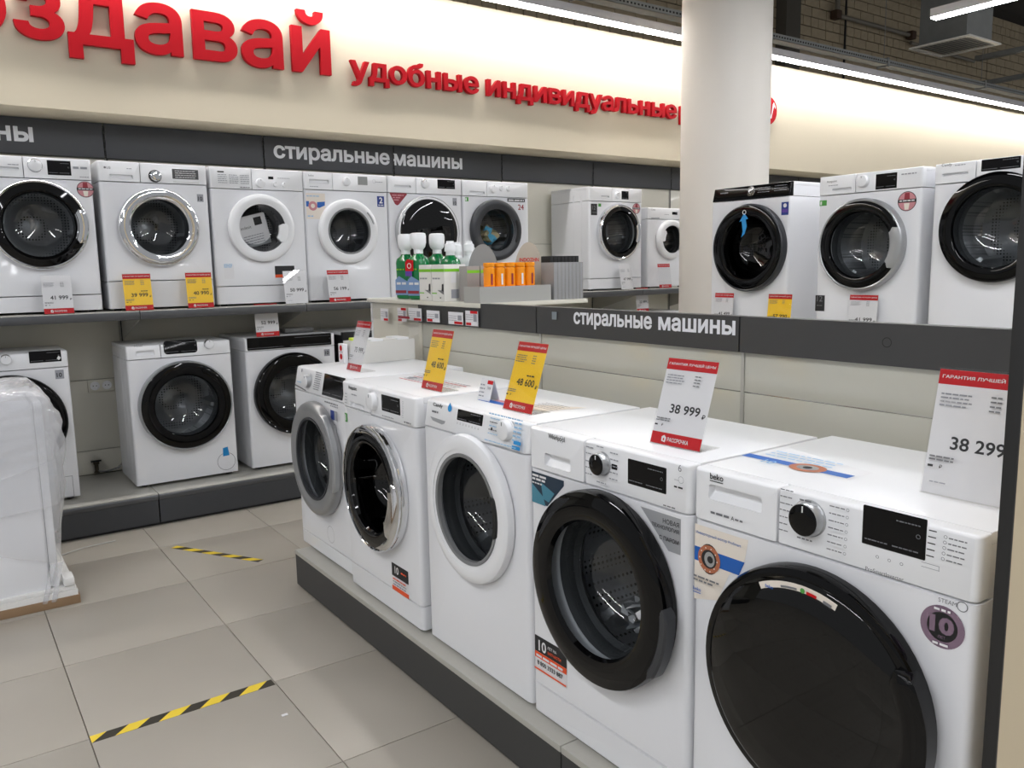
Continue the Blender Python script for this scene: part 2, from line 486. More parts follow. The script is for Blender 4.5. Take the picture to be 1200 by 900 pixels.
def build_door(t, c, D):
    Rr, Rg, p = D['R'], D['Rg'], D.get('p', .045)
    rm = D['mat']; st = D['style']
    glass = D.get('glass', BOWLD)
    bm = nbm()
    if st == 'soft':          # wide rounded plastic ring
        prof = [(Rr - .012, .004), (Rr, -.004), (Rr, -p * .55), (Rr - .004, -p * .8), (Rr - .014, -p * .96), (Rr - .028, -p), (Rr - .045, -p * .96), (Rg + .02, -p * .88), (Rg + .008, -p * .86), (Rg, -p * .78)]
    elif st == 'flatblack':   # black glazed ring, slightly domed
        prof = [(Rr - .012, .004), (Rr - .002, -.006), (Rr, -p * .7), (Rr - .004, -p * .9), (Rr - .016, -p), (Rr - .05, -p * 1.12), (Rg + .006, -p * 1.0), (Rg, -p * .75)]
    else:                     # one tinted disc
        prof = [(Rr - .012, .004), (Rr, -.006), (Rr, -p * .7), (Rr - .004, -p * .92), (Rr - .014, -p), (Rr - .03, -p)]
    lathe(bm, c, prof, 72)
    do = obj('door', bm, rm, t)
    if D.get('trim'):
        bm = nbm(); tw = D.get('tw', .012)
        lathe(bm, c, [(Rr - .004, .002), (Rr + .003, -.002), (Rr + .004, -p * .75), (Rr - .001, -p * .98), (Rr - tw * .6, -p * 1.06), (Rr - tw, -p * 1.0), (Rr - tw, -p * .8)], 72)
        obj('trim_ring', bm, D['trim'], do)
    if st == 'disc':
        bm = nbm(); r0 = Rr - .02
        lathe(bm, c, [(r0, -p + .002), (r0, -p - .001), (r0 * .96, -p - .006), (r0 * .7, -p - .014), (r0 * .35, -p - .019), (.001, -p - .02)], 72, cap1=True)
        obj('glass', bm, glass, do)
        bm = nbm(); lathe(bm, c, [(r0 - .002, -p + .008), (Rg + .01, -p + .012), (Rg, -p + .02), (Rg - .004, 0)], 56)
        obj('inner_ring', bm, BLACKGL, do)
        bm = nbm(); lathe(bm, c, [(Rg - .004, -.0), (Rg * .93, .03), (Rg * .82, .09), (Rg * .5, .12), (.001, .125)], 48, cap1=True)
        obj('inner_bowl', bm, BOWLD, do)
    else:
        y0 = -p * (.78 if st == 'soft' else .75)
        bm = nbm()
        lathe(bm, c, [(Rg + .001, y0 - .001), (Rg * .985, y0 + .012), (Rg * .93, .03), (Rg * .86, .075), (Rg * .7, .105), (Rg * .4, .122), (.001, .126)], 56, cap1=True)
        obj('glass', bm, glass, do)
        if D.get('inner'):
            bm = nbm(); lathe(bm, c, [(Rg + .006, y0 + .002), (Rg + .004, y0 - .006), (Rg - .006, y0 - .004), (Rg - .008, y0 + .01)], 56)
            obj('glass_rim', bm, D['inner'], do)
    for hd in D.get('handle', ()):
        kind, hm = hd[0], hd[1]; a = hd[2:]
        bm = nbm()
        if kind == 'arc': arc_band(bm, c, *a[:4], -p * .5, -p * a[4])
        obj('handle', bm, hm, do)

def place(t, y=0, st=.0004):
    w = t['w']
    return Decal(lambda u, z, k: (u - w / 2, y - st * (k + 1), z))

# ================================================================== SETTING
GX, GY, TS = .28, 2.763, .6
fl = nbm(); box(fl, -4, 22, -4, 9, -.05, -.012)
floor = obj('floor', fl, mat('grout', (120, 114, 104), .8), None); tag(floor, 'large pale warm grey floor tiles with thin joints across the shop', kind='structure')
def tilemat():
    m = mat('floor_tile', (166, 160, 149), .32, noise=.05, scale=5, bump=.03, spec=.4)
    nt = m.node_tree; b = nt.nodes['Principled BSDF']
    tc = nt.nodes.new('ShaderNodeTexCoord'); n = nt.nodes.new('ShaderNodeTexNoise'); n.inputs['Scale'].default_value = 2.5
    mr = nt.nodes.new('ShaderNodeMapRange'); mr.inputs[3].default_value = .26; mr.inputs[4].default_value = .42
    nt.links.new(tc.outputs['Object'], n.inputs[0]); nt.links.new(n.outputs[0], mr.inputs[0]); nt.links.new(mr.outputs[0], b.inputs['Roughness'])
    return m
TM = tilemat()
bm = nbm(); box(bm, .0015, TS - .0015, .0015, TS - .0015, -.012, 0, bev=.0008)
t0 = obj('floor_tile', bm, TM, floor); tme = t0.data
first = True
far = nbm()
for i in range(-7, 26):
    for j in range(-11, 6):
        x, y = GX + i * TS, GY + j * TS
        if -3 <= i <= 3 and -7 <= j <= 4:
            if first: t0.location = (x, y, 0); first = False
            else: share('floor_tile', tme, floor, (x, y, 0))
        else:
            box(far, x + .0015, x + TS - .0015, y + .0015, y + TS - .0015, -.012, 0)
fo = obj('floor_tile_field', far, TM, floor, smooth=0); fo['kind'] = 'stuff'

# ceiling slab and rear block wall
CEILM = mat('ceiling_concrete', (70, 66, 60), .9, noise=.3, scale=2, bump=.3)
bm = nbm(); box(bm, -3, 24, 2.2, 9, 6.4, 6.6); tag(obj('ceiling', bm, CEILM), 'dark concrete ceiling slab above the hall', kind='structure')
MORT = mat('mortar_dark', (52, 46, 40), .95, noise=.3, scale=20, bump=.3)
bm = nbm(); box(bm, -3, 24, 8.42, 8.6, 0, 6.4)
wb = obj('wall_back', bm, MORT); tag(wb, 'dark brown block wall above and behind the cream fascia', kind='structure')
BRK = mat('block_brown', (188, 172, 144), .9, noise=.35, scale=9, bump=.4)
def brick_mesh(w, h):
    bm = nbm(); box(bm, -w / 2, w / 2, -.03, 0, -h / 2, h / 2, bev=.004)
    o = obj('brick', bm, BRK, wb); m = o.data; return o, m
RH = .152
protos = {}
cnt = 0; stuff = nbm()
cand = []
for r_ in range(0, 40):
    z = .3 + r_ * RH + RH / 2
    if z > 6.3: break
    header = r_ % 5 == 2
    bw = .2 if header else .385
    offx = (r_ % 2) * bw * .5
    x = -2.9 + offx
    while x < 23.6:
        cand.append((x + bw / 2, z, bw)); x += bw
def vis(x, z):
    # what the camera sees above the fascia, between the left frame edge and the right
    P = Vector((x, 8.4, z - CAMZ)); q = P.dot(_f)
    px = 600 + FPX * P.dot(_r2) / q; py = 450 - FPX * P.dot(_u2) / q
    return 395 < px < 1215 and -8 < py < (px - 526) * .198 + 8 and not (810 < px < 892)
near = [c for c in cand if vis(c[0], c[1])]
near.sort(key=lambda c: c[0]); keep = set((c[0], c[1]) for c in near[:300])
for x, z, bw in cand:
    if (x, z) in keep:
        if bw not in protos:
            o, m = brick_mesh(bw - .014, RH - .014); protos[bw] = m; o.location = (x, 8.42, z)
        else: share('brick', protos[bw], wb, (x, 8.42, z))
    elif z > 2.2:
        box(stuff, x - bw / 2 + .007, x + bw / 2 - .007, 8.39, 8.42, z - RH / 2 + .007, z + RH / 2 - .007)
o = obj('brick_field', stuff, BRK, wb, smooth=0); o['kind'] = 'stuff'
bm = nbm(); box(bm, 11.02, 11.38, 8.2, 8.42, 0, 6.4, bev=.01)
tag(obj('trim_1', bm, mat('grey_concrete', (92, 88, 80), .9, noise=.2, scale=6, bump=.2)), 'grey concrete wall column running up the block wall right of the pillar', kind='structure')

# cream fascia over the wall shelving
FY = 5.37
bm = nbm(); box(bm, -3, 15, FY, FY + .5, 2.39, 3.39); fas = obj('wall_fascia', bm, FASC)
tag(fas, 'tall cream fascia wall carrying the red slogan', kind='structure')
bm = nbm(); box(bm, -3, 15, 5.77, 5.85, 0, 2.39); wr = obj('wall_rear', bm, mat('rear_partition', (150, 148, 138), .7, noise=.05, scale=3))
tag(wr, 'partition behind the wall shelving', kind='structure')

# ------------------------------------------------------------------ red slogan: one thing each word, letters are its parts
REDL = mat('sign_red', (172, 12, 26), .6, spec=.15)
def wordsign(s, label, x0, z0, w, xh, off, depth=.035, cat='sign', group='red slogan on the cream fascia', y=FY):
    t = thing('wall_lettering', label, cat, (x0, y, z0), 0, group)
    OV, OT, bb, parts = glyphs(s, off)
    sx = w / (bb[1] - bb[0]); sz = 1
    for k in range(len(parts)):
        b2 = nbm()
        text(b2, s, lambda x, z, l: (x, -.015 - (.0 if l else depth), z), 0, 0, w, None, off, 0, 1, k, xh)
        # closed back
        obj('letter', b2, REDL, t, smooth=30)
    bmp = nbm()
    for k in range(len(parts)):
        a, b = parts[k]; xs = [OV[i][0] for q in OT[a:b] for i in q]; zs = [OV[i][1] for q in OT[a:b] for i in q]
        cx = (min(xs) + max(xs)) / 2; cz = (min(zs) + max(zs)) / 2
    return t
# x extents measured on the fascia
wordsign('оздавай', 'large red raised word with seven letters at the upper left of the cream fascia', .19, 2.747, 2.145, .285, .021)
wordsign('удобные', 'smaller red raised word starting right of the large red word', 2.475, 2.745, 1.035, .122, .024)
wordsign('индивидуальные', 'long smaller red raised word ending beside the round pillar', 3.585, 2.745, 2.04, .120, .024)
wordsign('р', 'single red raised letter half hidden by the round pillar', 5.68, 2.745, .13, .12, .03)
t = thing('round_emblem', 'round red wall emblem with white stroke peeking from behind the pillar', 'sign', (6.925, FY, 2.94), 0, 'red slogan on the cream fascia')
bm = nbm(); lathe(bm, (0, 0), [(.001, -.04), (.13, -.04), (.135, -.036), (.135, 0)], 40); obj('disc', bm, REDL, t)
Dm = Decal(lambda u, z, k: (u, -.041 - .0005 * k, z)); Dm.poly([(.02, -.075), (.045, -.075), (.08, .05), (.10, .02), (.105, .04), (.075, .085), (.06, .06), (.045, -.02)], INKW); Dm.done('emblem_stroke', t)

# ------------------------------------------------------------------ wall shelving, 1 m modules
def bayname(i):
    return {-2: 'second bay left of the washer with chrome crescent handle', -1: 'bay at the far left behind the film wrapped machine', 0: 'bay with the left black ring washers', 1: 'bay around the floor level washer with blue tape', 2: 'bay under the words on the header',
            3: 'bay right behind the green bottles', 4: 'bay of the empty shelf stretch right of the bottles', 5: 'bay beside the round pillar', 6: 'bay behind the round pillar'}.get(i, 'bay to the right of the pillar number')
J0 = -.02
bm = nbm(); box(bm, .004, .996, 5.72, 5.74, 2.177, 2.386, bev=.001); hme = None
bm.free()
for i in range(-2, 12):
    x = J0 + i
    nm = bayname(i) if i < 7 else ['first', 'second', 'third', 'fourth', 'fifth'][i - 7] + ' bay beyond the pillar'
    # header board
    bm = nbm(); box(bm, .006, .994, 0, .02, 0, .209, bev=.001)
    o = obj('header_board', bm, GRAPH, None, (x, 5.72, 2.177)); tag(o, 'graphite header board over the ' + nm, 'header board', 'header boards over the wall shelving')
    bm = nbm()
    for k in range(4): box(bm, -.004, .004, -.002, .0, .012 + k * .05, .045 + k * .05)
    obj('slot_strip', bm, FOOT, o, smooth=0)
    # back panels as one unit with panels
    t = thing('back_panel_unit', 'cream back panelling in the ' + nm, 'wall panel', (x, 5.75, .19), 0, 'cream back panels of the wall shelving')
    bm = nbm(); box(bm, .003, .997, 0, .015, 0, .4); pm = None
    zz = [0, .155, .61, 1.065, 1.462, 1.985]
    for a, b in zip(zz, zz[1:]):
        bm2 = nbm(); box(bm2, .0235, .997, 0, .015, a + .002, b - .002, bev=.001); obj('panel', bm2, CREAMW, t)
    bm.free()
    bm = nbm(); box(bm, .0, .022, -.004, .012, 0, 1.985); box(bm, .006, .014, -.006, -.004, 0, 1.985, 1)
    obj('upright', bm, [SHELFM, FOOT], t, smooth=0)
    # upper shelf
    t = thing('wall_shelf', 'grey upper shelf board in the ' + nm, 'shelf', (x, 5.08, 1.2), 0, 'upper shelves along the wall')
    bm = nbm(); box(bm, .002, .998, .004, .68, .02, .05, bev=.002); obj('board', bm, SHELFM, t)
    bm = nbm(); loft(bm, [[(xx, .01, .05), (xx, .002, .045), (xx, 0, .03), (xx, .004, .01), (xx, .014, 0), (xx, .03, 0), (xx, .03, .05)] for xx in (.002, .998)], True, True); obj('nose', bm, SHELFN, t)
    bm = nbm(); loft(bm, [[(xx, .67, .02), (xx, .1, .02), (xx, .12, -.01), (xx, .67, -.16)] for xx in (.012, .016)], True, True); obj('bracket', bm, SHELFM, t)
    # podium
    t = thing('podium', 'low graphite podium section in the ' + nm, 'podium', (x, 4.98, 0), 0, 'podium sections along the wall')
    bm = nbm(); box(bm, .002, .998, .004, .76, .17, .19, bev=.002); obj('top_board', bm, SHELFM, t)
    bm = nbm(); loft(bm, [[(xx, .018, .19), (xx, .006, .187), (xx, 0, .178), (xx, .0, .165), (xx, .006, .152), (xx, .03, .152), (xx, .03, .17)] for xx in (.002, .998)], True, True); obj('nose', bm, SHELFN, t)
    bm = nbm(); box(bm, .004, .996, .008, .02, .015, .15); obj('kick_board', bm, GRAPH, t)
    bm = nbm(); box(bm, .0, 1.0, .02, .03, 0, .018); obj('gasket_strip', bm, FOOT, t)
HM = lambda u, z, k: (u, 5.7195 - .0006 * k, z)
def headword(s, label, x0, x1, z0, h, off=.03):
    bm = nbm(); text(bm, s, lambda x, z, k: (x0 + x, 5.7188, z0 + z), 0, 0, x1 - x0, None, off, xh=h)
    o = obj('header_word', bm, mat('header_letter', (226, 228, 232), .5), None, smooth=0, norm=False); tag(o, label, 'lettering', 'white words on the dark headers')
headword('стиральные', 'white word on the wall header board above the white ring washers', 2.05, 2.945, 2.242, .086)
headword('машины', 'white word on the wall header board above the black glass door washer', 2.978, 3.592, 2.242, .086)
headword('машины', 'white word cut by the left photo edge on the wall header board', -.02, .597, 2.246, .086)

# socket, valve and cable in the gap of the lower bays
t = thing('wall_socket', 'white double wall socket in the gap between the lower washers', 'socket', (.84, 5.75, .76))
bm = nbm(); box(bm, -.075, .075, -.012, 0, -.04, .04, bev=.004); obj('plate', bm, CREAMW, t)
for k in (-.035, .035):
    bm = nbm(); lathe(bm, (k, 0), [(.028, -.012), (.028, -.016), (.024, -.016), (.022, -.013), (.001, -.013)], 20); obj('outlet', bm, WPL, t)
    bm = nbm(); box(bm, k - .012, k - .007, -.0145, -.013, -.003, .003); box(bm, k + .007, k + .012, -.0145, -.013, -.003, .003); obj('pin_hole', bm, FOOT, t, smooth=0)
t = thing('water_tap', 'small dark water tap with cable low in the lower gap', 'tap', (.77, 5.72, .205))
bm = nbm(); lathe_z(bm, (0, 0), [(.02, 0), (.012, .01), (.012, .05), (.018, .055), (.018, .07)], 12); obj('valve_body', bm, mat('brass_dark', (80, 74, 62), .4, metal=.8), t)
bm = nbm(); box(bm, -.03, .03, -.008, .008, .07, .078); obj('valve_lever', bm, FOOT, t)
bm = nbm(); tube(bm, [(.0, 0, .008), (.05, -.03, .006), (.12, -.04, .02), (.18, -.03, .08), (.2, -.02, .15)], .006); obj('cable', bm, GREYPL, t)

# ------------------------------------------------------------------ pillar
bm = nbm(); lathe_z(bm, (0, 0), [(.335, 0), (.335, 6.4)], 72, sq=1); 
o = obj('pillar', bm, PILL, None, (5.14, 4.36, 0)); tag(o, 'thick round cream pillar standing between the shelving and the back gondola', 'pillar', kind='structure')

# ------------------------------------------------------------------ front gondola (row B)
PB = 1.275
for k, (ya, yb, nm) in enumerate(((1.608, 3.583, 'left long section under the four left front washers'), (.56, 1.608, 'right section under the near black disc washer'))):
    t = thing('plinth', 'dark plinth with pale top, ' + nm, 'podium', (PB, ya, 0), 0, 'front row plinth sections')
    L = yb - ya
    bm = nbm(); box(bm, 0, .76, .002, L - .002, .158, .178, bev=.002); obj('top_board', bm, SHELFM, t)
    bm = nbm(); box(bm, .002, .02, .003, L - .003, .012, .158); obj('front_board', bm, GRAPHB, t)
    bm = nbm(); box(bm, .012, .028, .003, L - .003, 0, .012); obj('gasket_strip', bm, FOOT, t)
    bm = nbm(); box(bm, .02, .75, L - .02, L - .003, .0, .158); obj('end_board', bm, GRAPHB, t)
# panels behind the machines
XP = 2.0
ys = [.56, 1.608, 2.622, 3.60]
for k, (ya, yb) in enumerate(zip(ys, ys[1:])):
    nm = ['right', 'middle', 'left'][k]
    t = thing('gondola_back', 'glossy cream back panelling of the front gondola, %s bay' % nm, 'wall panel', (XP, ya, .178), 0, 'front gondola back panels')
    zz = [0, .45, .895, 1.02]
    for a, b in zip(zz, zz[1:]):
        bm = nbm(); box(bm, 0, .018, .004, yb - ya - .004, a + .0015, b - .0015, bev=.001); obj('panel', bm, CREAMB, t)
    bm = nbm(); box(bm, -.004, .03, -.006, .006, 0, 1.02); obj('upright', bm, SHELFM, t, smooth=0)
    bm = nbm(); L_ = yb - ya - .003; H_ = .108; e_ = L_ if k < 2 else 3.028 - ya
    pl = [(.003, 0), (L_, 0), (L_, .088), (e_, .088), (e_, H_), (.003, H_)] if k == 2 else [(.003, 0), (L_, 0), (L_, H_), (.003, H_)]
    loft(bm, [[(-.022, y, z) for y, z in pl], [(.018, y, z) for y, z in pl]], True, True)
    o = obj('header_board', bm, GRAPHB, None, (XP, ya, 1.197)); tag(o, 'graphite header board on the front gondola, %s bay' % nm, 'header board', 'front gondola header boards')
bm = nbm(); text(bm, 'стиральные', lambda x, z, k: (XP - .0235, 2.386 - x, 1.247 + z), 0, 0, .412, None, .03, xh=.044)
tag(obj('header_word', bm, mat('header_letter', (226, 228, 232), .5), smooth=0, norm=False), 'first white word on the front gondola header board', 'lettering', 'white words on the dark headers')
bm = nbm(); text(bm, 'машины', lambda x, z, k: (XP - .0235, 1.944 - x, 1.247 + z), 0, 0, .322, None, .03, xh=.044)
for v in bm.verts: pass
tag(obj('header_word', bm, mat('header_letter', (226, 228, 232), .5), smooth=0, norm=False), 'second white word on the front gondola header board', 'lettering', 'white words on the dark headers')
bm = nbm(); bmesh.ops.create_circle(bm, segments=4, radius=.001); bm.free()
D = Decal(lambda u, z, k: (XP - .0228 - .0004 * k, 1.14 - u, 1.257 + z)); D.ring((0, 0), .013, .002, FOOT, 20); 
tag(D.done('ring_mark', None), 'small dark oval ring mark on the right front header board', 'mark')
# side divider at the right
t = thing('side_divider', 'tall cream side panel with black front edge at the right of the front row', 'divider', (1.3, .537, 0))
bm = nbm(); box(bm, .003, .75, 0, .018, 0, 2.4); obj('panel', bm, mat('divider_cream', (205, 190, 160), .5, noise=.03, scale=4), t)
bm = nbm(); box(bm, -.002, .003, -.001, .019, 0, 2.4, bev=.0005); obj('edge_strip', bm, mat('edge_black', (30, 30, 30), .5), t)
t = thing('leaflet_pocket', 'clear leaflet pocket with a red leaflet fixed to the far right divider panel', 'leaflet holder', (1.42, .535, 1.07))
bm = nbm(); box(bm, 0, .11, -.012, -.010, 0, .2); obj('front_pane', bm, ACRY, t, smooth=0)
bm = nbm(); box(bm, 0, .11, -.012, 0, -.003, 0); obj('pocket_base', bm, ACRY, t, smooth=0)
bm = nbm(); box(bm, .005, .105, -.006, -.003, 0, .09); obj('leaflet', bm, RED, t, smooth=0)

# end cabinet and the top shelf for the detergents
bm = nbm(); box(bm, 2.0, 2.58, 3.605, 4.17, 0, 1.282, bev=.002)
t = thing('end_cabinet', 'cream end cabinet of the front gondola under the detergent shelf', 'cabinet', (2.0, 3.605, 0))
bm.free()
bm = nbm(); box(bm, 0, .58, 0, .565, .03, 1.282, bev=.002); obj('carcass', bm, CREAMW, t)
bm = nbm(); box(bm, -.004, 0, .55, .567, 0, 1.282); obj('white_edge', bm, WPL, t, smooth=0)
bm = nbm(); box(bm, .02, .56, .01, .55, 0, .03); obj('kick_base', bm, GRAPHB, t, smooth=0)
bm = nbm(); box(bm, 1.978, 2.60, 3.03, 4.18, 1.2855, 1.305, bev=.002)
SH = obj('top_shelf', bm, CREAMW); tag(SH, 'cream board shelf carrying the green bottles and small boxes', 'shelf')
t = thing('ticket_rail', 'clear ticket rail with six small price tickets under the detergent shelf', 'ticket rail', (1.972, 3.03, 1.195))
bm = nbm(); box(bm, -.003, 0, 0, 1.15, 0, .088); obj('rail_pane', bm, ACRY, t, smooth=0)
bm = nbm(); box(bm, -.003, .006, 0, 1.15, .088, .0905); obj('rail_clip', bm, ACRY, t, smooth=0)
for k, (ya, yb, z0, z1) in enumerate(((3.996, 3.905, 1.19, 1.255), (3.80, 3.70, 1.195, 1.265), (3.68, 3.545, 1.205, 1.268), (3.495, 3.37, 1.207, 1.262), (3.29, 3.16, 1.205, 1.262), (3.14, 3.035, 1.205, 1.272))):
    D = Decal(lambda u, z, l: (-.0035 - .0004 * l, ya - 3.03 - u, z - 1.195))
    W_ = ya - yb
    D.rect(0, W_, z0, z1, PAPER)
    D.rect(W_ * .05 if k % 2 else W_ * .4, W_ * .45 if k % 2 else W_ * .95, z0 + .002, z0 + .014, RED)
    if k in (1, 5): D.rect(W_ * .4, W_ * .95, z1 - .012, z1, RED)
    for q in range(3): D.lines(.006, W_ * .6, z1 - .02 - q * .01, .003, INKL, k * 7 + q)
    D.rect(W_ * .66, W_ * .92, z0 + .02, z1 - .014, INKL)
    D.done('ticket', t)

# ------------------------------------------------------------------ back gondola (row C)
t = thing('back_gondola', 'grey topped island shelf behind the front gondola carrying three washers', 'shelf', (4.08, 1.0, 0))
bm = nbm(); box(bm, 0, .62, 0, 2.7, 1.04, 1.08, bev=.002); obj('top_board', bm, SHELFM, t)
bm = nbm(); box(bm, .04, .6, .02, 2.68, .03, 1.04); obj('carcass', bm, CREAMW, t, smooth=0)
bm = nbm(); box(bm, .03, .61, .01, 2.69, 0, .03); obj('kick_base', bm, GRAPHB, t, smooth=0)

# ================================================================== WASHING MACHINES
def rowB(yl, x, w=.6): return dict(loc=(x, yl - w / 2, .178), rz=R(-90), w=w)
def rowA(xl, z=1.25, y=5.2, w=.6): return dict(loc=(xl + w / 2, y, z), rz=0, w=w)
def rowC(yl, w=.6): return dict(loc=(4.15, yl - w / 2, 1.08), rz=R(-90), w=w)
GB, GA, GL, GC = 'washers in the front row', 'washers on the upper wall shelf', 'washers on the wall podium', 'washers on the back gondola'
C_ = (.30, .475)

# ---- front row, nearest first
m = washer('washing_machine', 'nearest washer with a solid black disc door and wide black display', **rowB(1.19, 1.325), d=.5, group=GB, pz=.735, kz=.02, kick=False,
           drawer=dict(w=.218, rec=(.042, .18, .787, .82)), knobs=[(.288, .804, .034, 'black')], disps=[(.397, .512, .785, .856)],
           door=dict(c=(.310, .472), R=.243, Rg=.17, p=.04, mat=BLACKGL, style='disc', glass=TINT, handle=[('arc', BLACKGL, .204, .250, -36, 34, 1.45)]))
D = place(m, 0, .0004); D.mp = (lambda u, z, k: (u - .3, -.0032 - .0004 * k, z))
D.text('beko', .046, .832, w=.036, m=INKD, off=.015); D.rect(.046, .082, .8275, .8295, INKD)
D.lines(.05, .10, .757, .005, INK, 3); D.text('A', .105, .755, h=.009, m=INKD); D.lines(.116, .14, .757, .004, INK, 4)
for q in range(7): D.lines(.226, .226 + (.03 if q < 3 else .022), .852 - .0135 * q - .004, .0022, INK, q); 
for q in range(7): D.lines(.335, .366, .84 - .0135 * q, .0022, INK, q + 20); D.ring((.372, .841 - .0135 * q), .003, .0008, INK, 10)
D.lines(.275, .305, .839, .003, INK, 40); D.lines(.272, .305, .764, .003, INK, 41)
for q in range(5): D.rect(.523, .536, .8435 - q * .0105, .8455 - q * .0105, INKD); D.lines(.556, .585, .838 - q * .009, .0022, INK, 50 + q); D.ring((.551, .84 - q * .009), .003, .0008, INK, 10)
D.text('ProSmartInverter', .418, .745, w=.07, m=INK, off=.01)
for z0 in (.783, .795): pass
D.rect(.517, .547, .7815, .7825, INKL); D.rect(.517, .547, .789, .790, INKL); D.rect(.546, .547, .7815, .79, INKL)
for q in range(3): D.ring((.44 + q * .022, .776), .003, .001, INK, 10)
D.done('lettering', m)
D = place(m); D.text('STEAM', .538, .722, w=.03, m=INK, off=.0, lay=1); D.ring((.577, .7255), .009, .0015, INK)
D.ring((.547, .68), .037, .012, HOLO, 40); D.disc((.547, .68), .0255, FOOT); D.text('10', .526, .668, w=.041, h=.03, m=HOLO, off=.05); D.text('ЛЕТ', .541, .660, w=.013, m=HOLO)
D.lines(.533, .56, .648, .004, INKW, 3); D.lines(.533, .56, .708, .004, INKW, 4)
D.done('round_sticker', m)
D = place(m); D.poly([(.004, .722), (.148, .722), (.14, .676), (.10, .632), (.07, .566), (.004, .549)], CREAMP)
D.poly([(.004, .672), (.14, .672), (.126, .640), (.004, .640)], BLUE)
D.text('Инверторный мотор ProSmart', .008, .70, w=.122, m=BLUE, off=.0)
D.disc((.046, .652), .034, INKD, n=20, sx=.8); D.ring((.046, .652), .031, .01, COPPER); D.disc((.048, .652), .017, SATIN, sx=.85); D.disc((.05, .652), .008, INKD)
for q in range(10): a = q * pi / 5; D.rect(.046 + .026 * cos(a) * .9 - .0015, .046 + .026 * cos(a) * .9 + .0015, .652 + .026 * sin(a) - .0015, .652 + .026 * sin(a) + .0015, CREAMP)
D.lines(.008, .08, .605, .004, INK, 8); D.lines(.008, .062, .597, .004, INK, 9)
D.text('beko', .008, .574, w=.022, m=BLUE, off=.02); D.rect(.008, .03, .569, .571, BLUE)
D.done('motor_sticker', m)
c0 = (.310 - .3, .472)
D = Decal(lambda u, z, k: (u, -.0545 - .0006 * k, z))
def arcp(a0, a1, r0, r1, n=16):
    return [(c0[0] + r0 * cos(R(a0 + (a1 - a0) * i / n)), c0[1] + r0 * sin(R(a0 + (a1 - a0) * i / n))) for i in range(n + 1)] + \
           [(c0[0] + r1 * cos(R(a1 + (a0 - a1) * i / n)), c0[1] + r1 * sin(R(a1 + (a0 - a1) * i / n))) for i in range(n + 1)]
D.mp = lambda u, z, k: (u, -.047 - .0006 * k, z)
D.poly(arcp(117, 70, .216, .197), CREAMP)
D.text('beko', c0[0] - .082, .660, w=.018, m=BLUE, off=.02); D.poly(arcp(103, 93, .208, .204), INK); D.disc((c0[0] + .002, .679), .005, GRNP); D.poly(arcp(87, 81, .209, .203), RED); D.poly(arcp(77, 72, .209, .203), INK)
D.done('door_strip', m)
# top sticker
D = Decal(lambda u, z, k: (u - .3, z, .8502 + .0004 * k))
D.poly([(-.0 + .02, .15), (.275, .15), (.275, .235), (.02, .30)], PAPER); D.poly([(.0, .155), (.265, .155), (.265, .185), (-.0, .185)], BLUE); D.disc((.165, .168), .034, COPPER, sx=1.2); D.disc((.165, .168), .02, SATIN, sx=1.2); D.disc((.165, .168), .01, INKD)
for q in range(3): D.lines(.03, .2, .20 + q * .02, .006, LBLUE, q)
D.text('10', .07, .13, w=.03, m=LBLUE)
D.done('top_sticker', m)

m = washer('washing_machine', 'front row washer with black ring door, silver corner sticker and small round black knob', **rowB(1.79, 1.322, .59), d=.46, group=GB, pz=.735, kz=.10,
           drawer=dict(w=.236, rec=(.07, .18, .752, .787)), knobs=[(.302, .800, .029, 'black')], disps=[(.394, .519, .769, .83), (.258, .274, .793, .806), (.336, .356, .793, .806)],
           door=dict(c=(.314, .486), R=.250, Rg=.172, p=.052, mat=BLACKGL, style='flatblack', handle=[('arc', CHARC, .238, .262, -36, 8, 1.1)]))
D = place(m); D.mp = (lambda u, z, k: (u - .295, -.0032 - .0004 * k, z))
D.text('Whirlpool', .088, .826, w=.07, h=.017, m=INKD, off=.012); D.ring((.146, .835), .009, .0012, INKL)
for q in range(5): D.lines(.245, .275, .833 - q * .016 + (0 if q < 2 else -.004), .003, INKL, q); D.lines(.335, .365, .833 - q * .016, .003, INKL, q + 9)
D.lines(.29, .32, .842, .003, INKL, 5); D.lines(.29, .325, .752, .003, INKL, 6)
D.text('6', .563, .833, h=.016, m=INK, off=0.); D.ring((.572, .815), .008, .001, INKL); D.text('sense', .552, .811, w=.014, m=INKL, off=0); D.lines(.552, .58, .795, .004, INKD, 3)
D.lines(.52, .56, .745, .003, INK, 12); D.done('lettering', m)
D = place(m); D.poly([(.008, .724), (.15, .724), (.15, .71), (.078, .638), (.008, .636)], DTEAL); D.poly([(.008, .69), (.06, .66), (.07, .636), (.008, .636)], TEAL); D.poly([(.05, .70), (.11, .68), (.085, .65), (.06, .655)], TEAL)
D.lines(.012, .075, .712, .006, INKW, 2); D.lines(.012, .07, .702, .006, INKW, 3); D.lines(.012, .06, .692, .004, INKW, 4); D.done('corner_sticker', m)
D = place(m); D.poly([(.437, .722), (.565, .722), (.565, .638), (.528, .638)], GREYSTK)
for q, s in enumerate(('НОВАЯ', 'ТЕХНОЛОГИЯ', 'С ПАРОМ')):
    ww = (.05, .085, .06)[q]; D.text(s, .560 - ww, (.700, .685, .660)[q], w=ww, m=INKD, off=.012)
D.done('steam_sticker', m)
D = place(m); D.rect(.012, .155, .14, .245, PAPER); D.rect(.012, .155, .197, .245, INKD); D.rect(.012, .155, .179, .197, ORANGE); D.text('10', .03, .203, h=.032, m=INKW, off=.02); D.text('ЛЕТ НА', .072, .222, w=.04, m=INKW, off=.01); D.text('ЗАПЧАСТИ', .072, .207, w=.06, m=ORANGE, off=.02)
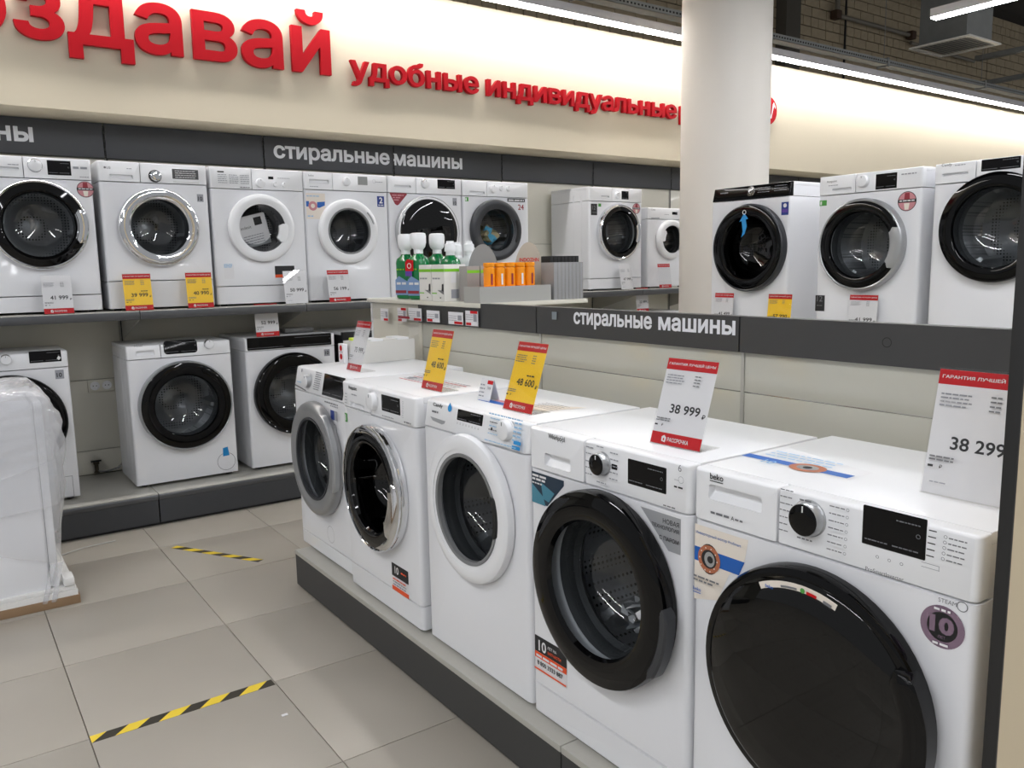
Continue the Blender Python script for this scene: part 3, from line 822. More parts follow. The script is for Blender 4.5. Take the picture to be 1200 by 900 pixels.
D.lines(.02, .14, .184, .007, PAPER, 5); D.text('8 800 3333 887', .025, .16, w=.115, m=INKD, off=.02); D.rect(.012, .155, .144, .149, ORANGE); D.done('warranty_sticker', m)

m = washer('washing_machine', 'front row washer with white ring door, blue drop mark and white knob at right', **rowB(2.40, 1.325, .595), d=.43, group=GB, pz=.762, kz=.02, kick=False,
           knobs=[(.487, .818, .031, 'white')], disps=[(.207, .352, .808, .842)], tilt=.18,
           door=dict(c=(.296, .540), R=.236, Rg=.172, p=.032, mat=WPL, style='soft', inner=GREYPL, glass=BOWLD, handle=[('arc', FOOT, .158, .182, -18, 26, 1.02)]))
D = Decal(lambda u, z, k: (u - .2975, -.0012 - .0004 * k + .18 * max(0, z - .762), z))
D.text('Candy', .05, .829, w=.062, h=.015, m=INKD, off=.015); D.disc((.158, .838), .012, CYAN); D.poly([(.147, .842), (.169, .842), (.158, .857)], CYAN); D.lines(.05, .09, .812, .006, INK, 2)
for q in range(8): D.ring((.215 + q * .018, .799), .003, .0008, INK, 8)
D.lines(.39, .56, .852, .004, LBLUE, 3)
for q in range(5): D.lines(.40, .45, .84 - q * .011, .003, INK if q % 2 else LBLUE, q); D.lines(.525, .565, .842 - q * .012, .005, LBLUE, q + 9)
D.poly([(.535, .786), (.57, .786), (.57, .796), (.535, .796)], CYAN); D.poly([(.53, .772), (.57, .772), (.57, .782), (.53, .782)], CYAN)
D.lines(.39, .55, .775, .003, LBLUE, 15); D.disc((.42, .812), .005, INKD); D.done('lettering', m)
D = Decal(lambda u, z, k: (u - .2975, -.0006 - .0004 * k, z)); D.mp = lambda u, z, k: (u - .2975, -.001 - .0004 * k + .18 * max(0, z - .762), z)
D.poly([(.04, .796), (.14, .793), (.135, .785), (.12, .780), (.06, .785)], GREYSTK); D.done('drawer_handle', m)
D = Decal(lambda u, z, k: (u - .2975, z, .8502 + .0004 * k)); D.poly([(.14, .13), (.33, .13), (.33, .16), (.14, .16)], BLUE); D.poly([(.19, .16), (.33, .16), (.33, .2), (.19, .18)], PINK); D.poly([(.33, .13), (.46, .16), (.5, .3), (.33, .2)], CREAMP)
for q in range(5): D.lines(.35, .47, .19 + q * .016, .004, INK, q)
D.done('top_sticker', m)

m = washer('washing_machine', 'front row washer with black door edged by a wide chrome crescent handle', **rowB(3.03, 1.312), d=.5, group=GB, pz=.745, kz=.10,
           drawer=dict(w=.25, z0=.73 + .02, rec=(.07, .2, .755, .775)), knobs=[(.285, .802, .033, 'white')], disps=[(.347, .49, .775, .835)],
           door=dict(c=(.288, .474), R=.238, Rg=.165, p=.038, mat=BLACKGL, style='flatblack', glass=TINT, trim=CHROME, tw=.005,
                     handle=[('arc', CHROME, .152, .24, -50, 16, 1.14), ('arc', CHROME, .208, .24, -80, 118, 1.1)]))
D = place(m); D.mp = (lambda u, z, k: (u - .3, -.0032 - .0004 * k, z))
D.text('Hotpoint', .065, .819, w=.075, m=INKD, off=.015); D.lines(.09, .14, .803, .004, INKL, 2)
for q in range(4): D.lines(.03, .05, .80 - q * .012, .003, INKL, q); D.ring((.52, .825 - q * .016), .006, .001, INKL, 12)
D.lines(.36, .45, .757, .004, INKL, 7); D.lines(.53, .58, .757, .005, INK, 8); D.done('lettering', m)
D = place(m); D.rect(.01, .035, .685, .72, GRNP); D.rect(.014, .022, .69, .715, INKW); D.done('energy_sticker', m)
D = place(m); D.rect(.375, .505, .10, .205, PAPER); D.rect(.375, .505, .155, .205, INKD); D.rect(.375, .505, .10, .117, ORANGE); D.text('10', .40, .168, h=.028, m=INKW, off=.02); D.lines(.45, .49, .18, .006, ORANGE, 4)
for q in range(3): D.lines(.385, .49, .122 + q * .011, .005, ORANGE if q == 2 else INKL, q)
D.done('warranty_sticker', m)
D = Decal(lambda u, z, k: (u - .3, z, .8502 + .0004 * k))
for q in range(5): D.lines(.1, .5, .2 + q * .022, .007, RED if q in (0, 3) else INKL, q)
D.disc((.14, .24), .02, INKL); D.done('top_sticker', m)

m = washer('washing_machine', 'far end front row washer with brushed grey ring door', **rowB(3.655, 1.342), d=.55, group=GB, pz=.745, kz=.075, tilt=.2,
           knobs=[(.17, .797, .03, 'soft')], disps=[(.33, .545, .754, .845)],
           door=dict(c=(.275, .465), R=.254, Rg=.180, p=.045, mat=SILVER, style='soft', inner=CHARC, glass=BOWLD, handle=[('arc', SATIN, .235, .262, -25, 60, 1.02)]))
D = Decal(lambda u, z, k: (u - .3, -.0018 - .0004 * k + .2 * max(0, z - .745), z))
for q in range(9): D.lines(.235, .30, .84 - q * .009, .0035, INK, q)
D.disc((.08, .835), .008, INKL); D.lines(.04, .09, .78, .004, LBLUE, 5)
D.poly([(.02, .768), (.16, .755), (.16, .751), (.02, .763)], SEAM)
D.done('lettering', m)
D = place(m); D.lines(.36, .5, .725, .006, INK, 3); D.lines(.42, .5, .715, .006, INKL, 4); D.rect(.42, .46, .66, .70, NAVY); D.rect(.46, .49, .66, .70, INKL); D.ring((.46, .625), .02, .004, INKL); D.ring((.46, .6), .014, .003, INKL)
D.ring((.36, .135), .038, .0012, SEAM, 36); D.done('small_stickers', m)

# ---- wall podium (row L)
m = washer('washing_machine', 'podium washer half hidden by the film wrapped machine', **rowA(0.0, .195, 5.15), group=GL, pz=.76, kz=.02, kick=False,
           knobs=[(.303, .822, .027, 'chrome')], disps=[(.413, .568, .793, .857)], drawer=dict(w=.22, rec=(.05, .18, .80, .82)),
           door=dict(c=(.30, .47), R=.266, Rg=.175, p=.05, mat=BLACKGL, style='flatblack', trim=BLACKGL))
D = place(m); D.rect(.53, .573, .695, .745, INKL); D.text('10', .537, .705, w=.026, m=INKD, off=.02); D.rect(.50, .566, .018, .02, SEAM); D.rect(.50, .566, .136, .138, SEAM); D.rect(.50, .502, .018, .138, SEAM); D.rect(.564, .566, .018, .138, SEAM); D.poly([(.545, .81), (.555, .80), (.565, .812), (.555, .825)], INKW, 12); D.done('small_stickers', m)
m = washer('washing_machine', 'podium washer with blue tape beside its round filter cover', **rowA(.90, .195, 5.15), group=GL, pz=.768, kz=.02, kick=False, embossed=True, tilt=.12,
           knobs=[(.472, .832, .029, 'chrome')], disps=[(.209, .402, .787, .868, DARKGL, .02)], drawer=dict(w=.19, rec=(.053, .156, .79, .818)),
           door=dict(c=(.308, .474), R=.268, Rg=.182, p=.048, mat=BLACKGL, style='flatblack', trim=SATIN, tw=.008, handle=[('arc', BLACKGL, .215, .25, 25, 65, 1.25)]))
D = place(m); D.ring((.527, .088), .056, .0025, SEAM, 40); D.poly([(.51, .175), (.54, .18), (.548, .125), (.508, .122)], CYAN); D.done('filter_cover', m)
D = Decal(lambda u, z, k: (u - .3, -.002 + .12 * (z - .768), z)); D.text('Haier', .05, .842, w=.045, m=INK, off=0, lay=1); D.done('lettering', m)
m = washer('washing_machine', 'podium washer with a full width black control strip', **rowA(1.59, .195, 5.15), d=.56, group=GL, pz=.768, kz=.02, kick=False,
           disps=[(.012, .575, .774, .852, DARKGL, .006)],
           door=dict(c=(.298, .478), R=.262, Rg=.178, p=.05, mat=BLACKGL, style='flatblack', trim=BLACKGL))
D = place(m); D.rect(.52, .56, .70, .745, INKL); D.text('10', .527, .71, w=.026, m=INKD, off=.02); D.done('small_stickers', m)
m = washer('washing_machine', 'all black podium washer beyond the cream end cabinet', **rowA(2.25, .195, 5.15), group=GL, body=mat('black_enamel', (24, 24, 26), .3), panel_mat=mat('black_enamel', (24, 24, 26), .3), pz=.76, kz=.02, kick=False, top=True,
           knobs=[(.3, .81, .027, 'chrome')], disps=[(.4, .56, .78, .845)], door=dict(c=(.30, .47), R=.25, Rg=.17, p=.045, mat=BLACKGL, style='flatblack'), drum=False)
m = washer('washing_machine', 'podium washer low beside the pillar with only its top showing', **rowA(4.93, .195, 5.15), group=GL, pz=.76, kz=.02, kick=False,
           knobs=[(.3, .81, .027, 'white')], disps=[(.4, .5, .79, .83)], door=dict(c=(.30, .47), R=.22, Rg=.15, p=.045, mat=WPL, style='soft'), drum=False)

# ---- upper wall shelf (row A)
def pinkround(m, u, z, r=.034):
    D = place(m); D.disc((u, z), r, INKD, n=30); D.disc((u, z), r * .93, PINK, n=30)
    D.rect(u - r * .93, u + r * .93, z - r * .12, z + r * .2, INKD); D.lines(u - r * .8, u + r * .8, z, r * .12, INKW, 3); D.poly([(u - r * .3, z + r * .2), (u + r * .3, z + r * .2), (u + r * .25, z + r * .85), (u - r * .25, z + r * .85)], MAROON); D.poly([(u - r * .3, z - r * .2), (u + r * .3, z - r * .2), (u + r * .2, z - r * .85), (u - r * .2, z - r * .85)], CREAMP)
    D.done('round_sticker', m)
m = washer('washing_machine', 'upper shelf washer at the far left with round pink sticker', **rowA(.21), group=GA, pz=.735, kz=.10,
           drawer=dict(w=.27, rec=(.12, .25, .775, .79)), knobs=[(.327, .803, .034, 'chrome')], disps=[(.385, .5, .757, .835)],
           door=dict(c=(.32, .485), R=.238, Rg=.172, p=.045, mat=BLACKGL, style='flatblack', trim=CHROME, tw=.012, handle=[('arc', CHROME, .182, .236, -28, 24, 1.15)]))
pinkround(m, .563, .685, .044)
D = place(m); D.mp = (lambda u, z, k: (u - .3, -.003 - .0004 * k, z)); D.lines(.51, .58, .795, .012, INKL, 3); D.lines(.54, .59, .75, .004, INKL, 4); D.lines(.2, .25, .8, .004, INKL, 6); D.done('lettering', m)
m = washer('washing_machine', 'upper shelf washer with a wide chrome ring door', **rowA(.845, w=.595), group=GA, pz=.735, kz=.17,
           drawer=dict(w=.22, rec=(.055, .18, .752, .775)), knobs=[(.301, .775, .034, 'blackchrome')], disps=[(.398, .547, .765, .822, mat('display_grey', (70, 70, 72), .3)), (.402, .547, .742, .752, mat('button_white', (215, 215, 215), .4))],
           door=dict(c=(.30, .479), R=.226, Rg=.16, p=.055, mat=CHROME, style='soft'))
D = place(m); D.mp = (lambda u, z, k: (u - .2975, -.0032 - .0004 * k, z)); D.text('LG', .045, .805, w=.02, m=INK, off=.01); D.disc((.036, .811), .006, INK); D.lines(.15, .18, .808, .004, INKL, 3)
for q in range(4): D.lines(.412, .53, .772 + q * .012, .004, INKW, q, lay=12)
D.done('lettering', m)
D = place(m); D.rect(.53, .567, .635, .68, INKL); D.text('10', .535, .642, w=.026, m=INKD, off=.02); D.done('small_stickers', m)
m = washer('washing_machine', 'upper shelf washer with a leaflet taped inside its white ring door', **rowA(1.457, w=.59), group=GA, pz=.72, kz=.123, flap=None,
           drawer=dict(w=.255, rec=None), knobs=[(.307, .761, .028, 'white'), (.405, .757, .015, 'white'), (.462, .757, .015, 'white')], disps=[(.362, .395, .788, .805)],
           door=dict(c=(.297, .482), R=.21, Rg=.147, p=.042, mat=WPL, style='soft', handle=[('arc', WPL, .105, .165, -38, 12, 1.0)]))
D = place(m); D.mp = (lambda u, z, k: (u - .2975, -.0032 - .0004 * k, z)); D.lines(.05, .1, .815, .008, INKD, 2)
for q in range(5):
    for k in range(3): D.lines(.05 + k * .068, .105 + k * .068, .80 - q * .012, .004, INKL, q + k * 7)
D.lines(.18, .24, .728, .005, INK, 9); D.lines(.42, .5, .795, .003, INKL, 5); D.done('lettering', m)
D = place(m); D.rect(.05, .11, .17, .26, PAPER); 
for q in range(3): D.lines(.05, .1, .24 + q * .008, .005, LBLUE, q)
D.done('blue_sticker', m)
D = place(m); D.rect(.37, .50, .19, .245, INKD); D.rect(.37, .50, .17, .19, ORANGE); D.done('warranty_sticker', m)
m = washer('washing_machine', 'upper shelf washer with blue square sticker at its top right corner', **rowA(2.05), group=GA, pz=.735, kz=.015, kick=False,
           drawer=dict(w=.2, rec=(.035, .174, .774, .80)), knobs=[(.296, .796, .028, 'white')], disps=[(.383, .453, .778, .834, mat('display_pale', (140, 142, 140), .3))],
           door=dict(c=(.293, .468), R=.212, Rg=.148, p=.042, mat=WPL, style='soft', inner=GREYPL, handle=[('arc', SATIN, .175, .187, 15, 45, 1.1)]))
D = place(m); D.mp = (lambda u, z, k: (u - .3, -.0032 - .0004 * k, z)); D.text('beko', .035, .818, w=.035, m=INK, off=0); D.lines(.04, .1, .752, .004, INKL, 3); D.ring((.5, .805), .012, .001, INKL); D.lines(.51, .57, .8, .004, INKL, 4); D.done('lettering', m)
D = place(m); D.rect(.52, .573, .637, .708, NAVY); D.text('2', .535, .66, h=.04, m=INKW, off=.03); D.lines(.527, .566, .645, .006, INKW, 3); D.done('guarantee_sticker', m)
D = place(m); D.rect(.01, .142, .546, .712, CREAMP); D.rect(.01, .03, .625, .66, BLUE); D.poly([(.085, .655), (.14, .66), (.138, .635), (.10, .618), (.085, .62)], BLUE); D.disc((.055, .63), .03, PINK); D.disc((.055, .63), .014, CREAMP); D.lines(.015, .1, .69, .006, LBLUE, 3); D.lines(.015, .06, .56, .008, LBLUE, 4); D.done('motor_sticker', m)
m = washer('washing_machine', 'upper shelf washer with maroon triangle sticker and full black glass door', **rowA(2.655), group=GA, pz=.735, kz=.02, kick=False,
           drawer=dict(w=.22, rec=(.05, .18, .772, .79)), knobs=[(.294, .806, .03, 'chrome')], disps=[(.397, .543, .778, .842)],
           door=dict(c=(.297, .465), R=.252, Rg=.17, p=.04, mat=WPL, style='disc', glass=TINT, trim=SATIN, tw=.006))
D = place(m); D.poly([(.016, .735), (.142, .735), (.148, .728), (.08, .655), (.065, .650), (.05, .66), (.012, .73)], MAROON)
for q in range(3): D.lines(.03 + q * .006, .12 - q * .016, .715 - q * .016, .008, PINK, q)
D.done('triangle_sticker', m)
D = place(m); D.rect(.52, .555, .66, .715, INKL); D.text('10', .525, .667, w=.026, m=INKD, off=.02); D.done('small_stickers', m)
m = washer('washing_machine', 'upper shelf washer with charcoal ring door and colourful laundry inside', **rowA(3.262), group=GA, pz=.735, kz=.10,
           drawer=dict(w=.215, rec=(.06, .195, .748, .77)), knobs=[(.268, .795, .03, 'white'), (.344, .8, .02, 'white'), (.41, .8, .02, 'white')],
           door=dict(c=(.28, .487), R=.228, Rg=.155, p=.045, mat=CHARC, style='soft', handle=[('arc', FOOT, .178, .2, -30, 25, 1.05)]))
D = place(m); D.rect(.02, .05, .695, .725, GRNP); D.rect(.024, .034, .70, .72, INKW); D.rect(.40, .565, .703, .728, INKD); D.lines(.41, .555, .710, .01, INKW, 2); D.rect(.495, .56, .638, .685, PAPER); D.text('24', .498, .644, w=.055, m=MAROON, off=.02); D.done('small_stickers', m)
m = washer('washing_machine', 'upper shelf washer standing apart with ribbed side beside the round pillar', **rowA(4.48), d=.5, group=GA, pz=.735, kz=.10, embossed=True,
           drawer=dict(w=.25, rec=(.13, .22, .765, .78)), knobs=[(.312, .788, .026, 'white')], disps=[(.361, .441, .757, .826)],
           door=dict(c=(.308, .482), R=.228, Rg=.168, p=.05, mat=BLACKGL, style='flatblack', trim=CHROME, tw=.018, handle=[('arc', CHROME, .178, .226, -26, 20, 1.15)]))
pinkround(m, .532, .685, .045)
D = place(m); D.rect(.02, .088, .62, .712, INKD); D.text('12', .035, .665, w=.035, m=GREYPL, off=.0); D.lines(.03, .08, .64, .004, GREYPL, 3); D.rect(.10, .13, .69, .715, GRNP); D.done('small_stickers', m)
m = washer('washing_machine', 'small compact washer on the upper shelf left of the pillar', **rowA(5.15, w=.51), h=.70, d=.45, group=GA, pz=.60, kz=.015, kick=False,
           disps=[(.30, .365, .642, .667)], knobs=[(.43, .64, .024, 'white')],
           door=dict(c=(.27, .425), R=.172, Rg=.12, p=.045, mat=WPL, style='soft', handle=[('arc', WPL, .09, .135, 140, 190, 1.0)]))
D = place(m); D.mp = (lambda u, z, k: (u - .255, -.0012 - .0004 * k, z)); D.text('Candy', .04, .67, w=.05, m=INK, off=0); D.lines(.2, .26, .64, .004, INKL, 3); D.poly([(.04, .612), (.14, .615), (.14, .606), (.04, .603)], GREYSTK); D.done('lettering', m)

# ---- back gondola (row C)
BP = mat('black_gloss_panel', (8, 8, 9), .12, spec=.15)
m = washer('washing_machine', 'back gondola washer with slanted black panel and blue tag on its dark door', **rowC(3.615, .585), group=GC, pz=.765, kz=.02, kick=False, panel_mat=BP, tilt=.25,
           disps=[(.275, .325, .785, .845, mat('dial_black', (6, 6, 7), .1), .012)],
           door=dict(c=(.315, .47), R=.262, Rg=.185, p=.045, mat=BLACKGL, style='flatblack', glass=TINT, trim=CHARC, tw=.01))
D = Decal(lambda u, z, k: (u - .2925, -.003 - .0004 * k + .25 * (z - .765), z)); D.lines(.06, .13, .815, .006, INKL, 2)
for q in range(3): D.lines(.35, .44, .80 + q * .013, .003, INKL, q); D.lines(.47, .56, .80 + q * .014, .003, INKL, q + 5)
D.ring((.3, .815), .02, .0015, INKL, 4); D.done('lettering', m)
D = place(m); D.rect(.53, .58, .655, .73, NAVY); D.disc((.555, .71), .012, INKW); D.rect(.535, .575, .67, .69, PURPLE); D.done('small_stickers', m)
D = Decal(lambda u, z, k: (u - .2925, -.056 - .0004 * k, z)); D.poly([(.285, .64), (.315, .65), (.325, .60), (.31, .555), (.285, .535), (.295, .57)], CYAN); D.poly([(.27, .63), (.335, .645), (.305, .68)], CYAN); D.ring((.305, .685), .014, .004, INKW); D.done('blue_tag', m)
m = washer('washing_machine', 'back gondola washer with grey crescent handle and round pink sticker', **rowC(2.835, .59), d=.5, group=GC, pz=.745, kz=.02, kick=False,
           drawer=dict(w=.222, rec=(.08, .20, .765, .78)), knobs=[(.267, .803, .033, 'white')], disps=[(.338, .455, .753, .832)],
           door=dict(c=(.28, .466), R=.243, Rg=.172, p=.045, mat=BLACKGL, style='flatblack', trim=SATIN, tw=.012, handle=[('arc', SATIN, .178, .24, -36, 24, 1.12)]))
pinkround(m, .515, .680, .05)
D = place(m); D.mp = (lambda u, z, k: (u - .295, -.0032 - .0004 * k, z)); D.text('Hotpoint', .05, .81, w=.06, m=INKD, off=0.); D.lines(.06, .12, .795, .004, INKL, 3); D.lines(.48, .56, .815, .006, INKL, 4); D.done('lettering', m)
D = place(m); D.rect(.005, .05, .69, .72, GRNP); D.rect(.01, .02, .695, .715, INKW); D.rect(.0, .06, .10, .19, INKD); D.text('12', .01, .155, w=.035, m=GREYPL, off=0.); D.lines(.01, .05, .13, .004, GREYPL, 4); D.done('small_stickers', m)
m = washer('washing_machine', 'back gondola washer at the right cut by the dark edged divider', **rowC(2.185, .6), d=.45, group=GC, pz=.75, kz=.02, kick=False,
           disps=[(.223, .397, .792, .846)], drawer=dict(w=.2, rec=(.04, .165, .785, .80)),
           door=dict(c=(.31, .525), R=.258, Rg=.186, p=.045, mat=BLACKGL, style='flatblack'))
D = place(m); D.mp = (lambda u, z, k: (u - .3, -.0032 - .0004 * k, z)); D.text('Candy', .035, .83, w=.05, m=INKD, off=0.); D.lines(.1, .15, .832, .004, INKL, 3); D.done('lettering', m)

# ---- things inside drums
def crumpled(name, label, mats, loc, rad, cat, n=2, sq=.6, seed=1, group=None):
    rnd = random.Random(seed); bm = nbm(); bmesh.ops.create_icosphere(bm, subdivisions=3, radius=rad)
    for v in bm.verts:
        k = 1 + .35 * rnd.uniform(-1, 1) * .5 + .25 * sin(v.co.x * 60 + seed) * cos(v.co.z * 47)
        v.co *= k; v.co.z *= sq
    for f in bm.faces: f.material_index = int((f.calc_center_median().x * 23 + f.calc_center_median().y * 31 + 50)) % len(mats)
    o = obj(name, bm, mats, None, loc, smooth=25); tag(o, label, cat, group); return o
CLR = glassy('clear_bag', (.9, .92, .92), .08, .9, 1.6)
crumpled('plastic_bag', 'clear crumpled document bag inside the washer with silver corner sticker', [CLR, PAPER], (1.50, 1.475, .54), .085, 'bag', sq=.5, seed=3)
o = obj('brochure', (lambda b: (box(b, -.002, .002, -.05, .05, -.035, .035), b)[1])(nbm()), BLUE, None, (1.53, 1.50, .6)); o.rotation_euler = (.7, .5, 0); tag(o, 'small blue brochure inside the washer with silver corner sticker', 'brochure')
o = obj('document_sheet', (lambda b: (box(b, -.001, .001, -.06, .06, -.09, .09), b)[1])(nbm()), PAPER, None, (1.52, 2.06, .66)); o.rotation_euler = (.25, -.5, 0); tag(o, 'white paper sheet leaning inside the white ring door of the front row', 'paper')
bm = nbm(); box(bm, -.1, .1, -.001, .001, -.1, .1); o = obj('leaflet', bm, PAPER, None, (1.735, 5.30, 1.72)); o.rotation_euler = (.1, -.25, 0); tag(o, 'white leaflet taped inside an upper shelf washer door', 'leaflet')
D = Decal(lambda u, z, k: (u, -.002 - .0004 * k, z)); D.rect(.02, .07, .03, .08, INKD); D.text('indesit', -.075, .02, w=.07, m=INK, off=0)
for q in range(4): D.lines(-.07, .06, -.03 - q * .016, .005, INKL, q)
D.done('print', o)
crumpled('laundry', 'crumpled beige and blue laundry inside the charcoal ring door washer', [mat('cloth_beige', (150, 140, 110), .9), mat('cloth_olive', (110, 108, 80), .9), mat('cloth_blue', (70, 140, 170), .9)], (3.54, 5.34, 1.70), .095, 'laundry', sq=.8, seed=5)

# ================================================================== PRICE CARDS
def price_card(label, loc, rz, lean, price, yellow=False, pf=.37, head=True, foot=True, w=.15, h=.21, old=False, group='price cards', ink=INKD, blank=False):
    t = thing('price_card', label, 'price card', loc, rz, group)
    t.rotation_euler = (0, 0, rz)
    sl = math.tan(lean); ch = cos(lean)
    def mp(u, z, k, y=0): return (u - w / 2, z * ch * sl + y - .0005 * k, z * ch + .002)
    # acrylic holder: pane, foot and fold
    bm = nbm()
    for y, e in ((-.0015, 0), (.0035, 0)):
        rings = [[mp(-.002, 0, 0, y), mp(w + .002, 0, 0, y), mp(w + .002, h + .004, 0, y), mp(-.002, h + .004, 0, y)],
                 [mp(-.002, 0, 0, y + .0012), mp(w + .002, 0, 0, y + .0012), mp(w + .002, h + .004, 0, y + .0012), mp(-.002, h + .004, 0, y + .0012)]]
        loft(bm, rings, True, True)
    box(bm, -w / 2 - .002, w / 2 + .002, 0, .075, 0, .002)
    obj('holder', bm, ACRY, t, smooth=0)
    base = YEL if yellow else PAPER
    hb, fb = .028, .03
    if not blank:
        D = Decal(lambda u, z, k: mp(u, z, k, .0022)); 
        D.rect(0, w, .001, h, base, 0)
        D.text(price, w * .25, h * pf, w=w * .60, h=h * .105, m=ink, off=.018)
        D.text('₽', w * .90, h * (pf - .02), h=h * .055, m=ink, off=.02)
        for q in range(4): D.lines(w * .06, w * (.42 - .04 * (q % 2)), h * (.80 - q * .03), h * .012, INKL if not yellow else INK, q + int(loc[0] * 10))
        for q in range(4): D.lines(w * .62, w * .74, h * (.81 - q * .035), h * .012, INK, q + 9)
        for q in range(2): D.lines(w * .05, w * .33, h * (.30 - q * .025), h * .012, INK, q + 5)
        D.text('₽', w * .18, h * .215, h=h * .03, m=INKD, off=.02); D.lines(w * .05, w * .14, h * .22, h * .018, INKD, 3)
        if old: D.lines(w * .6, w * .88, h * .52, h * .02, INKD, 4)
        if not foot: D.lines(w * .1, w * .3, h * .1, h * .01, INKL, 11)
        D.done('card', t)
    if head:
        D = Decal(lambda u, z, k: mp(u, z, k, .0016)); D.rect(0, w, h - hb, h, RED, 0); D.text('ГАРАНТИЯ ЛУЧШЕЙ ЦЕНЫ', w * .04, h - hb * .62, w=w * .92, h=hb * .32, m=INKW, off=.02); D.done('header_band', t)
    if foot:
        D = Decal(lambda u, z, k: mp(u, z, k, .0016)); D.rect(0, w, .001, fb, RED, 0)
        D.poly([(w * .22, fb * .3), (w * .30, fb * .22), (w * .31, fb * .62), (w * .26, fb * .8), (w * .215, fb * .66)], INKW); D.rect(w * .25, w * .275, fb * .36, fb * .55, RED)
        D.text('РАССРОЧКА', w * .34, fb * .34, w=w * .42, h=fb * .34, m=INKW, off=.02); D.done('footer_band', t)
    return t
RB = R(-90)
TOPZ = .178 + .8505
GP = 'price cards on the front row'
price_card('large white price card 38 299 with red header on the nearest washer', (1.495, .702, TOPZ), RB, R(12), '38 299', foot=False, w=.160, h=.235, group=GP)
price_card('white price card 38 999 with red header and footer on the second nearest front washer', (1.42, 1.343, TOPZ), RB + R(3), R(18.5), '38 999', w=.153, h=.215, group=GP)
price_card('yellow price card 48 600 on the front washer with blue drop mark', (1.417, 1.985, TOPZ), RB, R(18.5), '48 600', True, w=.148, h=.215, old=True, group=GP)
price_card('yellow price card 48 600 on the front washer with chrome crescent handle', (1.44, 2.545, TOPZ), RB, R(15.5), '48 600', True, w=.145, h=.22, old=True, group=GP)
price_card('white price card 75 999 on the far end grey ring door washer', (1.465, 3.265, TOPZ), RB, R(17), '75 999', w=.14, h=.22, group=GP)
GPA = 'price cards on the upper wall shelf'
ZA = 1.251
price_card('white price card 41 999 without header at the far left of the upper shelf', (.575, 5.095, ZA), 0, R(8), '41 999', head=False, group=GPA, w=.145)
price_card('yellow price card 39 999 below the chrome ring door washer', (.985, 5.095, ZA), 0, R(8), '39 999', True, group=GPA, old=True)
price_card('yellow price card 40 990 on the upper shelf, second from the left', (1.328, 5.095, ZA), 0, R(6), '40 990', True, group=GPA, old=True)
price_card('white price card 50 999 with glare and no red bands on the upper shelf', (1.925, 5.095, ZA), 0, R(8), '50 999', head=False, foot=False, group=GPA)
price_card('white price card 56 199 with red bands on the upper shelf', (2.222, 5.095, ZA), 0, R(8), '56 199', group=GPA)
price_card('white price card 47 999 without bands before the washer standing apart', (4.815, 5.095, ZA), 0, R(8), '47 999', head=False, foot=False, w=.14, group=GPA)
price_card('clear price card holder with red bands in front of the small compact washer', (5.27, 5.095, ZA), 0, R(8), '26 999', w=.15, group=GPA, blank=True)
price_card('white price card 52 999 on top of the podium washer with black control strip', (1.755, 5.19, .195 + .8505), 0, R(5), '52 999', w=.15, group=GPA)
price_card('white price card 22 999 hanging low left of the pillar', (5.09, 5.19, .195 + .8505), 0, R(5), '22 999', w=.145, group=GPA)
GPC = 'price cards on the back gondola'
price_card('white price card with red header at the left of the back gondola', (4.105, 3.475, 1.081), RB, R(5), '41 499', w=.15, h=.19, pf=.27, group=GPC)
price_card('yellow price card with red header on the back gondola', (4.105, 3.055, 1.081), RB, R(5), '57 990', True, w=.165, h=.19, pf=.27, group=GPC)
price_card('white price card 41 999 on the back gondola before the grey crescent door', (4.105, 2.52, 1.081), RB, R(5), '41 999', w=.165, h=.195, pf=.27, group=GPC)
t = thing('price_ticket', 'small folded white price ticket with red bar on the drop marked washer', 'price ticket', (1.462, 2.235, TOPZ), RB)
D = Decal(lambda u, z, k: (u - .037, z * .3 - .0005 * k, z)); D.rect(0, .074, 0, .07, PAPER, 0); D.rect(.04, .072, .054, .066, RED); D.text('749', .045, .036, w=.02, m=INK)
for q in range(4): D.lines(.005, .035, .012 + q * .012, .004, INKL, q)
D.done('ticket_front', t)
bm = nbm(); loft(bm, [[(-.037, .021, .07), (-.037, .04, 0), (-.037, .042, 0), (-.037, .023, .07)], [(.037, .021, .07), (.037, .04, 0), (.037, .042, 0), (.037, .023, .07)]], True, True); obj('ticket_back', bm, PAPER, t, smooth=0)

